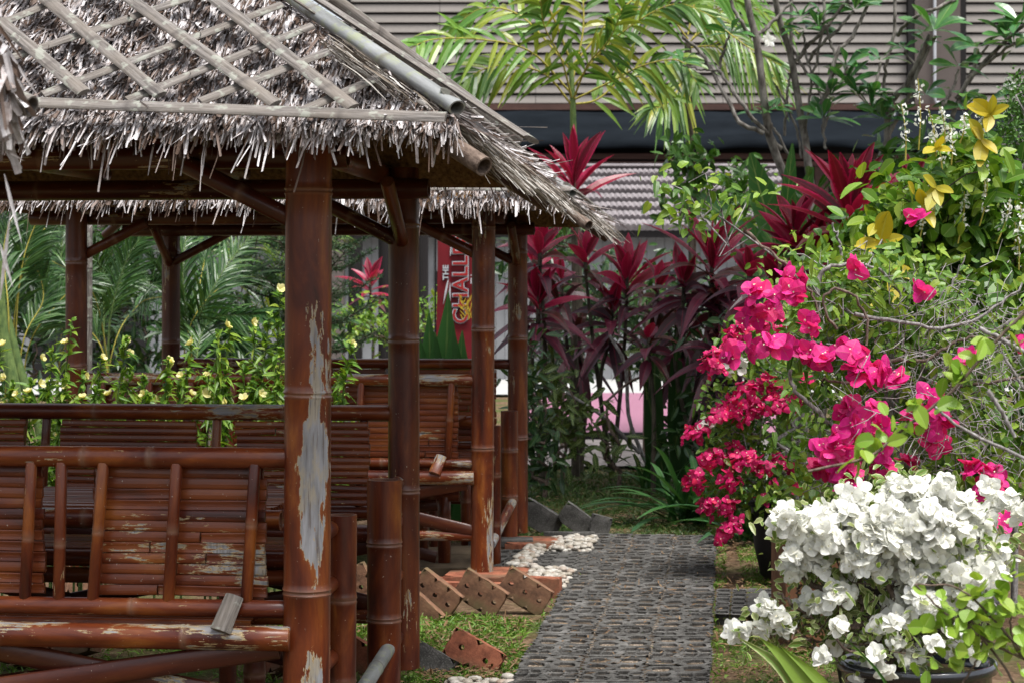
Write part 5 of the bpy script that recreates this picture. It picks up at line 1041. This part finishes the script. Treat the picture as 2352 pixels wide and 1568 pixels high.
# ================================================================ bougainvilleas and shrubs on the right
R=np.random.RandomState(101)
def bracts(A, C, n, rad_, L, out=None, core=None, face=(0,-.6,.35)):
    # n flowers of three papery bracts round point C
    o=rdir(n,.2,face); P=np.array(C)+o*rad_*R.uniform(.25,1,n)[:,None]**.6; f=nrm(o+R.normal(size=(n,3))*.35+np.array(face)*.3)
    u=nrm(np.cross(f,R.normal(size=(n,3)))); v=np.cross(f,u)
    for k in range(3):
        a=k*2.094+R.normal(size=(n,1))*.15; rd=u*np.cos(a)+v*np.sin(a); op=R.uniform(.55,.95,(n,1)); D=f*(1-op)+rd*op
        Lk=L*R.uniform(.8,1.15,n); leaves(A,P-f*.004,D,f-rd*.3,Lk,Lk*R.uniform(.95,1.15,n),'heart',5,fold=-.18,curl=R.uniform(-.35,.1,n),wav=.07)
    if core is not None:
        for k in range(1):
            a=k*2.094+1; rd=u*math.cos(a)+v*math.sin(a); B=P+rd*L*.16; leaves(core,B,f+rd*.2,rd,L*.35,.003,'strap',1,cols=2)
            for j in range(5):
                b=j*1.2566; D=(u*math.cos(b)+v*math.sin(b)); leaves(core,B+f*L*.33,D+f*.15,f,.0036,.003,'petal',2,cols=2,fold=0)
def pot(name,label,c,r,h,mat,grp=None,rim=.025):
    A=Acc(); pr=[(.72,0),(.80,.05),(.93,.4),(1.0,.8),(1.0,.93),(1.07,.94),(1.08,1.0),(1.03,1.012),(.96,.995),(.93,.9)]; k=40; th=np.linspace(0,2*np.pi,k,endpoint=False)
    t=thing(name,c,label,'pot',grp); V=np.concatenate([np.stack([c.x+np.cos(th)*r*a,c.y+np.sin(th)*r*a,np.full(k,c.z+h*b)],1) for a,b in pr]); i=np.arange(len(pr)-1)[:,None]*k; j=np.arange(k)[None]; j2=(j+1)%k
    A.quads(V,np.stack([i+j,i+j2,i+k+j2,i+k+j],-1).reshape(-1,4)); A.build('bowl',M[mat],t,True)
    A=Acc(); ks=14; V=[(c.x,c.y,c.z+h*.93)]+[(c.x+math.cos(a)*r*.945,c.y+math.sin(a)*r*.945,c.z+h*.90+R.normal()*.002) for a in th]; A.tris(V,[[0,1+q_,1+(q_+1)%k] for q_ in range(k)]); A.build('potting_soil',M['soil'],t); return t
z6=lambda x,y:(1548+x*.3418,517+y*.3418); z9=lambda x,y:(1548+x*.3418,1032+y*.3418)
# --- small-flowered crimson one farther back
dA=11.4
def twigs(par,lines,d,r0,r1,mat='twig',name='branch',wb=.004,dd=None):
    for ln in lines:
        A=Acc(); P_=smooth_line([at(*q_,d if dd is None else dd[i]) for i,q_ in enumerate(ln)],22); P_=P_+R.normal(size=P_.shape)*wb; tube(A,P_,np.linspace(r0,r1,len(P_)),6); A.build(name,M[mat],par,True)
f=Vector((at(1830,0,dA).x,dA,0)); tA=thing('crimson_bougainvillea',f+Vector((0,0,.42)),'bougainvillea with masses of small crimson flowers hanging beside the far path end','bougainvillea')
pot('flower_pot','dark pot of the crimson bougainvillea, mostly hidden by its twigs',f,.26,.44,'blackplastic')
blA=[(1690,950,95,70,0,.3,46),(1760,860,110,110,0,.35,50),(1680,1060,85,60,0,.3,44),(1740,1120,120,60,0,.3,44),(1850,1060,110,110,0,.35,36),(1700,800,60,50,0,.25,18),(1670,1170,40,50,0,.2,10),(1850,880,100,90,0,.35,26)]
tips=np.concatenate([ellipse_tips(x,y,rx,ry,dA+od,dd,n) for x,y,rx,ry,od,dd,n in blA])
S=Acc(); skeleton(S,[[f+Vector((0,0,.42)),f+Vector((-.03,0,.62)),f+Vector((-.02,.03,.85))],[f+Vector((-.03,0,.62)),at(1740,1110,dA),at(1680,1070,dA)]],tips,.0016,.022,wob=.05,step=.05); S.build('branches',M['twig'],tA,True)
A=Acc(); tipleaves(A,tips,9,(.03,.06),(.02,.035),'heart',.05,.2,.25); A.build('foliage',M['boug'],tA)
ca=[(z6(x,y),s) for x,y,s in ((430,740,50),(270,920,60),(290,980,50),(380,780,40),(450,720,45),(590,700,50),(720,700,50),(500,1150,60),(590,1090,50),(650,1230,50),(560,1240,50),(400,1270,60),(330,1220,45),(480,1300,50),(140,1430,60),(190,1420,45),(270,1560,40),(420,1510,45),(760,1250,50),(830,1180,45),(700,1130,45),(440,1180,45),(640,1060,40),(700,1200,40),(300,1290,45),(350,1260,45),(620,700,40),(800,700,45),(520,1120,40),(360,860,45),(240,950,45),(900,1080,40),(860,1000,40))]
ca+=[(z9(x,y),s) for x,y,s in ((180,170,60),(150,230,45),(230,80,45),(290,40,45),(470,100,60),(600,120,55),(640,180,45),(800,120,45),(350,200,45),(420,250,40),(210,400,45),(230,380,35),(340,390,50),(290,430,40),(400,460,30),(370,540,40),(320,600,30),(590,350,35),(840,280,35),(720,100,45),(120,260,40),(400,80,45),(500,60,40),(390,530,30))]
for (p,s) in ca:
    A=Acc(); C_=Acc(); n=max(3,int(s/5.5)); bracts(A,at(*p,dA-.18-R.rand()*.15),n,U(s*.62,dA),.034,core=C_); o=A.build('flower_cluster',M['pink_dk'],tA); C_.build('flower_eyes',M['star'],o)
for p in (z6(380,1010),z6(460,920),z6(200,1350),z6(260,1350),z6(450,990),z6(340,940)):
    A=Acc(); bracts(A,at(*p,dA-.3),2,.02,.034); A.build('flower_cluster',M['white'],tA)
# --- large-flowered magenta one in the middle
dB=7.7
f=Vector((at(2045,0,dB+.2).x,dB+.2,0)); tB=thing('magenta_bougainvillea',f+Vector((0,0,.5)),'large bougainvillea with a tangle of grey thorny twigs and big magenta flowers','bougainvillea')
pot('flower_pot','black pot of the magenta bougainvillea behind the white flowers',f,.24,.5,'blackplastic')
L6=[([(460,10),(560,120),(700,230),(860,380),(940,480),(980,620)],.006,.011),([(1060,0),(1110,120),(1125,260)],.005,.007),([(960,560),(980,350),(1030,290),(1130,270),(1270,270),(1400,320),(1470,400),(1530,470)],.012,.005),([(590,570),(650,690),(720,790),(830,810),(960,820)],.005,.008),([(790,960),(780,1060),(850,1140),(940,1220),(1040,1330),(1100,1400),(1180,1520)],.009,.014),([(1000,780),(1130,730),(1260,690),(1290,600)],.009,.007),([(1200,600),(1500,640),(1780,690),(2000,640),(2200,520),(2352,390)],.010,.005),([(1280,1010),(1400,1040),(1560,1040),(1640,1070),(1900,1080),(2352,1010)],.007,.008),([(1700,1060),(1850,940),(1980,830),(2200,700),(2352,570)],.010,.008),([(1430,1240),(1540,1120),(1640,1050),(1720,900)],.012,.007),([(1440,950),(1300,860),(1200,770),(1150,640)],.012,.006),([(1450,830),(1600,740),(1680,600),(1640,430)],.010,.004),([(1440,1100),(1330,1000),(1150,1050),(1000,1030)],.010,.005),([(1450,900),(1700,900),(1950,760),(2300,780)],.010,.005),([(1100,700),(1000,540),(1090,420),(1280,560),(1300,800)],.007,.006),([(1650,600),(1850,420),(1960,200)],.006,.003),([(1400,1200),(1600,1300),(1900,1500),(2000,1700)],.010,.004)]
twigs(tB,[[z6(*q_) for q_ in l[0]] for l in L6[:1]],dB-.3,.008,.005,'twig_b')
for ln,ra,rb in L6[1:]: twigs(tB,[[z6(*q_) for q_ in ln]],dB-.1+R.normal()*.12,ra*.85,rb*.85,'twig' if R.rand()<.7 else 'twig_b')
twigs(tB,[[z6(1470,1900),z6(1480,1560),z6(1440,1250),z6(1460,1000),z6(1440,780)]],dB,.026,.016,'twig','trunk'); twigs(tB,[[z6(1760,1800),z6(1600,1620),z6(1530,1560),z6(1500,1470)]],dB,.022,.018,'twig','trunk')
twigs(tB,[[(2052,1200),(2050,1330),(2045,1420)]],dB+.05,.03,.03,'twig','trunk')
blB=[(1900,760,120,110,0,.3,38),(2050,800,150,110,.05,.35,70),(2200,860,150,120,.1,.35,70),(1850,660,110,90,0,.25,26),(2000,650,150,80,0,.3,46),(2180,700,160,100,.05,.35,56),(1940,980,110,90,0,.25,28),(2150,1000,150,90,.05,.3,40),(1620,450,110,60,-.2,.1,18),(1850,1080,90,60,-.05,.2,12)]
tips=np.concatenate([ellipse_tips(x,y,rx,ry,dB+od,dd,n) for x,y,rx,ry,od,dd,n in blB])
S=Acc(); skeleton(S,[[at(*z6(1470,1700),dB),at(*z6(1480,1560),dB),at(*z6(1440,1250),dB),at(*z6(1460,1000),dB),at(*z6(1440,780),dB)],[at(*z6(1440,900),dB),at(*z6(1200,600),dB),at(*z6(980,480),dB-.2),at(*z6(700,230),dB-.3),at(*z6(300,-60),dB-.3)],[at(*z6(1440,900),dB),at(*z6(1800,700),dB),at(*z6(2250,500),dB)]],tips,.0017,.012,wob=.05,step=.04,k=5); S.build('twigs',M['twig'],tB,True)
A=Acc(); tipleaves(A,tips,6,(.028,.058),(.020,.034),'heart',.05,.1,.3); A.build('foliage',M['boug'],tB)
A=Acc(); tipleaves(A,tips[::3],4,(.03,.06),(.022,.036),'heart',.06,.2,.3); A.build('young_leaves',M['limeb'],tB)
# thorny short side twigs
S=Acc()
for _ in range(760):
    p=np.array(at(1850+R.rand()*500,600+R.rand()*480,dB-.1+R.normal()*.22)) if R.rand()<.55 else np.array(at(2050+R.rand()*320,700+R.rand()*400,dB-.35+R.normal()*.1)); d=rdir(1)[0]; q_=p+d*R.uniform(.04,.16); tube(S,[p,p*.6+q_*.4+R.normal(size=3)*.012,q_],[.0020,.0015,.0007],4)
props(S.build('thorn_twigs',M['twig'],tB),kind='stuff')
cb=[(z6(x,y),s) for x,y,s in ((790,450,60),(740,350,40),(830,400,45),(560,470,50),(640,500,50),(530,600,60),(640,590,50),(960,680,60),(430,860,70),(660,830,50),(540,840,30),(830,870,70),(930,880,70),(1000,900,50),(1200,880,70),(1120,830,40),(1200,300,45),(1650,450,26),(2000,905,30),(1380,1000,60),(1280,1060,70),(1180,1230,60),(1350,1270,60),(1210,1330,60),(1330,1350,60),(1130,1450,80),(1230,1450,70),(1380,1480,70),(1720,1170,70),(1780,1240,60),(1650,1340,80),(1800,1380,70),(1760,1480,60),(1500,1050,40),(2340,790,30),(1060,1500,60),(1420,1400,55),(1640,-40,45))]
cb+=[(z9(x,y),s) for x,y,s in ((1030,80,90),(1170,170,90),(1230,260,80),(1420,130,60),(1570,90,40),(2030,170,70),(2150,190,70),(2080,310,50),(1120,110,70),(1180,270,70),(2100,260,60),(2200,500,30),(980,130,50),(2240,450,30))]
for (p,s) in cb:
    A=Acc(); C_=Acc(); n=max(2,int(s/12)); bracts(A,at(*p,dB-.3-R.rand()*.25),n,U(s*.48,dB),.049,core=C_); o=A.build('flower_cluster',M['pink'] if p[1]<1000 or R.rand()<.75 else M['pink_dk'],tB); C_.build('flower_eyes',M['star'],o)
# --- white one in the glazed pot
dC=6.35
pc=Vector((at(2105,0,dC).x,dC,0)); pot('glazed_pot','dark blue glazed pot at the bottom right holding the white bougainvillea',pc,.235,CAMZ-(1515-683)/F*dC,'glaze')
tC=thing('white_bougainvillea',pc+Vector((0,0,.42)),'white bougainvillea in full bloom with gnarled brown branches over a glazed pot','bougainvillea')
L9=[([(1470,1560),(1460,1400),(1440,1270),(1380,1230),(1240,1180),(1180,1200)],.020,.013),([(1180,1200),(1080,1060),(1020,950),(900,900),(880,830),(910,720),(1000,620),(1040,590)],.012,.006),([(1450,1240),(1650,1220),(1850,1210),(1980,1140),(2100,1000)],.014,.007),([(1480,1330),(1300,1340),(1080,1350),(800,1300),(640,1250)],.012,.004),([(1200,1200),(1060,1250),(920,1380)],.009,.004),([(1240,1200),(1000,1160),(800,1040),(700,960)],.010,.004),([(1440,1270),(1480,1000),(1400,830),(1480,560)],.014,.006),([(1400,1000),(1700,760),(1950,640),(2100,470),(2150,400)],.010,.004),([(1480,1000),(1800,900),(2000,760),(2200,780)],.010,.005),([(1140,550),(1330,530),(1450,490)],.004,.003),([(1640,900),(1800,1050),(1950,1180)],.005,.003),([(850,1080),(830,960),(850,900)],.004,.003),([(1470,1500),(1600,1350),(1800,1290),(2100,1250)],.010,.005),([(1470,1480),(1350,1420),(1150,1400)],.008,.004)]
for ln,ra,rb in L9: twigs(tC,[[z9(*q_) for q_ in ln]],dC-.05+R.normal()*.05,ra,rb,'twig_b',wb=.0035)
blC=[(1890,1225,110,50,0,.20,34),(2080,1165,150,55,.05,.25,46),(2240,1250,110,70,.05,.25,34),(1860,1300,60,50,0,.15,18),(2180,1370,110,80,-.05,.2,34),(1990,1310,80,50,0,.2,20),(1800,1440,90,45,-.05,.15,26),(1950,1450,80,60,-.05,.2,20),(2080,1500,110,50,-.1,.15,20),(1900,1390,60,50,0,.15,14)]
tips=np.concatenate([ellipse_tips(x,y,rx,ry,dC+od,dd,n) for x,y,rx,ry,od,dd,n in blC])
S=Acc(); skeleton(S,[[at(*z9(1470,1560),dC),at(*z9(1440,1270),dC),at(*z9(1480,1000),dC),at(*z9(1480,560),dC)],[at(*z9(1440,1270),dC),at(*z9(1080,1060),dC),at(*z9(880,830),dC),at(*z9(1000,620),dC)],[at(*z9(1440,1270),dC),at(*z9(1850,1210),dC),at(*z9(2100,900),dC)],[at(*z9(1440,1270),dC),at(*z9(900,1290),dC),at(*z9(600,1230),dC)]],tips,.0013,.012,wob=.03,step=.035); S.build('twigs',M['twig_b'],tC,True)
A=Acc(); tipleaves(A,tips,8,(.02,.05),(.012,.026),'oval',.045,.45,.2); A.build('foliage',M['vari'],tC)
cc=[]
def fillc(x,y,rx,ry,n,s):
    for _ in range(n):
        a=R.rand()*6.28; q_=math.sqrt(R.rand()); cc.append(((x+math.cos(a)*q_*rx,y+math.sin(a)*q_*ry),s*R.uniform(.8,1.2)))
for e in ((1890,1215,100,38,12,36),(1820,1200,40,30,4,30),(2050,1175,130,50,17,38),(2120,1130,70,25,6,32),(2190,1215,85,55,11,38),(2290,1290,60,50,8,36),(1850,1290,50,42,7,34),(2160,1370,80,55,15,38),(2080,1400,50,35,4,34),(2230,1340,60,45,7,36),(2010,1290,60,32,7,32),(1960,1255,100,30,11,34),(2070,1250,90,50,9,34),(2120,1310,60,40,6,34),(2000,1210,80,30,6,34),(1950,1345,40,26,3,26),(2000,1450,25,20,2,24),(1860,1385,30,25,3,26)): fillc(*e)
cc+=[((1752,1392),22),((1688,1452),24),((1715,1455),20),((1750,1448),20),((1790,1420),24),((1805,1432),24),((1800,1455),20),((1765,1400),18),((1970,1475),22),((1985,1550),30),((2075,1510),26),((2110,1505),24),((2060,1480),20),((2095,1555),26),((2240,1500),22),((2290,1160),30),((2340,1175),30),((2320,1150),24),((2010,1535),26),((2270,1120),20),((2200,1480),24),((1920,1375),20),((1925,1480),18)]
for (p,s) in cc:
    A=Acc(); C_=Acc(); n=max(4,int(s/3.6)); bracts(A,at(*p,dC-.22+R.rand()*.16),int(n*1.05),U(s*.95,dC),.034,core=C_,face=(0,-.5,.5)); o=A.build('flower_cluster',M['white'],tC); C_.build('flower_eyes',M['star'],o)
tips=np.concatenate([ellipse_tips(x,y,rx,ry,dC+od,dd,n) for x,y,rx,ry,od,dd,n in ((1880,1450,110,50,-.1,.15,46),(2050,1480,130,40,-.12,.15,56),(2220,1440,90,70,-.1,.15,30),(1960,1390,90,40,-.1,.12,30))])
S=Acc(); skeleton(S,[[at(*z9(1470,1500),dC),at(*z9(1440,1330),dC)],[at(*z9(1440,1330),dC),at(*z9(1100,1320),dC-.05),at(*z9(700,1200),dC-.1)],[at(*z9(1440,1330),dC),at(*z9(1900,1250),dC-.05)]],tips,.0014,.010,wob=.035,step=.03); S.build('bare_twigs',M['twig_b'],tC,True)
A=Acc(); tipleaves(A,tips[::3],3,(.018,.04),(.011,.022),'oval',.02,.35,.2); A.build('low_foliage',M['vari'],tC)
for x,y,s in ((1930,1440,20),(2010,1505,18),(2145,1480,22),(2050,1430,18),(2190,1455,18),(1890,1510,16),(2035,1545,22)):
    A=Acc(); bracts(A,at(x,y,dC-.28),5,U(s*.7,dC),.034,face=(0,-.5,.5)); A.build('flower_cluster',M['white'],tC)
# --- big-leaved shrub with yellow leaves and white flower spikes
dD=9.0; f=Vector((at(2180,0,dD).x,dD,0)); tD=thing('golden_shrub',f,'tall shrub with large green and yellow leaves and white flower spikes at the right','shrub')
blD=[(2240,400,90,110,0,.3,30),(2120,480,110,110,0,.3,34),(2300,520,80,130,0,.3,30),(2180,640,160,120,0,.35,48),(2050,620,90,110,0,.3,26),(2300,780,110,140,.1,.3,40),(2130,820,150,100,.2,.3,34),(2000,760,100,90,.1,.3,24),(2230,1000,140,110,.2,.3,34),(1990,560,70,80,-.1,.2,16)]
tips=np.concatenate([ellipse_tips(x,y,rx,ry,dD+od,dd,n) for x,y,rx,ry,od,dd,n in blD])
S=Acc(); skeleton(S,[[f+Vector((k*.07-.2,R.normal()*.1,0)),f+Vector((k*.10-.3,R.normal()*.1,.6)),f+Vector((k*.12-.35,R.normal()*.1,1.0))] for k in range(6)],tips,.0025,.012,wob=.04,step=.06); S.build('branches',M['stem_d'],tD,True)
A=Acc(); tipleaves(A,tips,7,(.065,.15),(.035,.07),'oval',.06,.35,.3,segs=5); A.build('foliage',M['lime'],tD)
A=Acc(); tipleaves(A,tips[::2],4,(.06,.13),(.035,.06),'oval',.09,.2,.3); A.build('darker_green_leaves',M['green'],tD)  # darker green leaves mixed in among the lime ones
YL=[(2275,262,[(2235,225),(2318,240),(2265,300),(2220,240),(2280,215)],1),(2255,320,[(2232,290),(2290,350),(2250,380),(2225,270)],.8),(2020,560,[(1962,560),(2040,480),(2075,540),(1990,575)],1),(2010,515,[(2040,485),(1995,540)],.8),(2150,430,[(2120,400),(2190,440),(2160,470),(2130,480)],.7),(2060,610,[(2050,690),(2100,640)],.8),(2120,470,[(2110,430),(2145,520)],.8),(2150,340,[(2120,350),(2185,345),(2165,310)],.7),(1990,680,[(1975,640),(2010,720)],.7),(2100,445,[(2085,415)],.8)]
A=Acc()
for (cx,cy,ts,s) in YL:
    for (tx,ty) in ts:
        p=at(cx,cy,dD-.35); q_=at(tx,ty,dD-.42); L=(q_-p).length; leaves(A,[tuple(p)],[tuple(q_-p)],[(R.normal()*.3,-1,.5)],L,L*.48,'oval',6,fold=.2,droop=.06)
A.build('yellow_leaves',M['yellow'],tD)
for (x0,y0,x1,y1) in ((2110,345,2108,180),(2150,360,2132,250),(2170,330,2158,245),(2205,330,2215,262),(2185,380,2180,285),(2165,400,2142,300),(2255,340,2252,252),(2262,450,2248,330),(2290,560,2320,455),(2330,560,2345,470),(2200,560,2215,440),(2080,370,2070,240),(2340,620,2330,510),(2250,520,2268,410),(2145,520,2135,420),(2110,560,2118,470),(1990,620,1985,540),(1920,880,1890,830),(1905,990,1935,900)):
    p,q_=at(x0,y0,dD-.3),at(x1,y1,dD-.32); S=Acc(); P_=smooth_line([p,(p+q_)/2+Vector((.01,0,0)),q_],12); tube(S,P_,np.linspace(.004,.002,len(P_)),5); o=S.build('flower_spike',M['stem_y'],tD,True)
    A=Acc(); m=34; tt=R.uniform(.35,1,m); C=P_[(tt*(len(P_)-1)).astype(int)]+R.normal(size=(m,3))*.010; leaves(A,C,rdir(m,-.1),rdir(m),R.uniform(.012,.024,m),R.uniform(.008,.014,m),'petal',2,cols=2); A.build('florets',M['white'],o)
    A=Acc(); m=30; tt=R.rand(m); C=P_[(tt*(len(P_)-1)).astype(int)]; leaves(A,C,rdir(m,.3),rdir(m),R.uniform(.006,.014,m),.004,'lance',2,cols=2); A.build('bracts',M['lime'],o)
bush('fine_leaf_shrub','dense shrub of tiny green leaves at the upper right edge','shrub',None,2330,10.2,[(2320,340,60,90,0,.3,110),(2345,240,40,60,0,.2,50)],'green',(.015,.03),(.010,.018),14,stem='twig',spread=.035,step=.05)
bush('leafy_shrub','dense green shrub low behind the magenta flowers','shrub',None,2120,9.9,[(2050,900,180,120,0,.3,60),(2250,1080,150,120,0,.3,50),(1950,700,120,120,0,.3,46),(2000,1060,150,90,0,.3,40),(2200,720,150,120,0,.3,50)],'lime',(.06,.12),(.035,.06),7,spread=.08,stem='stem_d')
bush('leafy_shrub','dark shrub behind everything at the right edge','shrub',None,2250,12.5,[(2250,700,180,200,0,.4,90),(2150,1000,220,150,0,.4,80),(2280,430,120,120,0,.4,40)],'dkgreen',(.08,.15),(.04,.07),8,spread=.1,stem='stem_d')
# --- out of focus foliage close to the camera
dE=4.7
def closebranch(label,lines,lp,mat='lime',L=(.05,.09),d=dE,foot=None,tw='twig_b'):
    f=at(*foot,d); f.z=max(0,f.z); t=thing('near_branch',f,label,'branch'); 
    for ln,ra,rb in lines: twigs(t,[ln],d,ra,rb,tw,wb=.001)
    A=Acc()
    for (x,y,n) in lp: c=np.array(at(x,y,d)); leaves(A,c+R.normal(size=(n,3))*.012,rdir(n,.05,(0,-.2,0)),rdir(n,1.0,(0,-.6,0)),R.uniform(*L,n),R.uniform(.026,.044,n),'oval',5,droop=R.uniform(0,.3,n),fold=.25)
    A.build('foliage',M[mat],t)
closebranch('near twig with lime green leaves crossing in front of the magenta flowers',[([z6(900,1650),z6(1300,1560),z6(1500,1400),z6(1750,1210),z6(1920,1060),z6(2100,850),z6(2300,640),z6(2450,500)],.0035,.004)],[(*z6(x,y),n) for x,y,n in ((1240,1530,4),(1330,1460,4),(1500,1330,4),(1640,1190,4),(1760,1200,3),(1880,940,4),(1870,1060,4),(1980,1010,3),(2030,860,4),(2150,780,4),(2230,880,3),(2330,660,4),(1580,1370,3),(1420,1430,3),(2280,740,3))],L=(.03,.055),foot=(2500,700),mat='limeb')
closebranch('thick pale thorny branch entering from the right edge',[([z6(2050,690),z6(2230,780),z6(2352,850),z6(2600,950)],.006,.007),([z6(1750,1220),z6(1900,1340),z6(2100,1450),z6(2352,1560),z6(2600,1700)],.004,.006),([z6(2110,1110),z6(2200,1250),z6(2290,1420)],.007,.005),([z6(2200,850),z6(2290,1000),z6(2352,1100)],.004,.004)],[(*z6(2300,1180),1)],foot=(2620,1000),tw='twig',d=5.2)
closebranch('near leafy lime green sprig covering the bottom right corner',[([(2352,1620),(2300,1520),(2230,1440),(2170,1410)],.004,.002),([(2352,1500),(2280,1420),(2200,1350),(2100,1340)],.004,.002),([(2400,1560),(2330,1480),(2320,1380)],.004,.002),([z9(1620,900),z9(1750,1030),z9(1900,1150),z9(2200,1330),z9(2400,1420)],.002,.004),([(2190,1600),(2240,1520),(2260,1460)],.003,.002)],[(x,y,n) for x,y,n in ((2180,1400,6),(2230,1430,6),(2150,1350,3),(2290,1350,5),(2330,1330,4),(2260,1380,5),(2200,1470,5),(2280,1450,6),(2330,1450,5),(2170,1520,4),(2340,1520,5),(2120,1530,3),(2240,1500,4),(2300,1400,5),(2300,1560,4),(2180,1430,4),(2345,1400,4),(2215,1500,5),(2150,1400,4),(2250,1340,4),(2310,1480,5),(2265,1410,5),(2120,1440,4),(2330,1380,4))],L=(.026,.048),foot=(2420,1700),mat='limeb')
# --- corner of a nearer thatched roof at the left edge
dG=4.3; t=thing('thatch_corner',at(-60,330,dG),'blurred dry thatch tuft with a cut bamboo end at the upper left edge','thatch')
pole('bamboo_end',at(-160,150,dG+.1),at(72,245,dG),.028,.024,'grey_bam',t,nodes=(.12,),open1=True,dark=.3); pole('bamboo_end',at(-200,110,dG),at(38,168,dG),.022,.02,'grey_bam',t,nodes=(.1,),open1=True)
A=Acc(); n=150; P_=np.array([tuple(at(-40+R.rand()*60,100+R.rand()*150,dG+R.normal()*.04)) for _ in range(n)]); leaves(A,P_,np.array([.15,0,-1])+R.normal(size=(n,3))*.25,[0,-1,0]+R.normal(size=(n,3))*.4,R.uniform(.05,.16,n),R.uniform(.006,.025,n),'rag',4,wav=.4,curl=R.normal(size=n)*.15)
for a,b in (((-20,60),(90,225)),((10,400),(50,560)),((0,560),(30,660)),((-10,330),(55,370)),((-30,20),(60,150)),((0,690),(25,480))):
    p,q_=at(*a,dG),at(*b,dG); leaves(A,[tuple(p)],[tuple(q_-p)],[(0,-1,0)],(q_-p).length,.008,'lance',5)
A.build('thatch',M['thatch'],t)
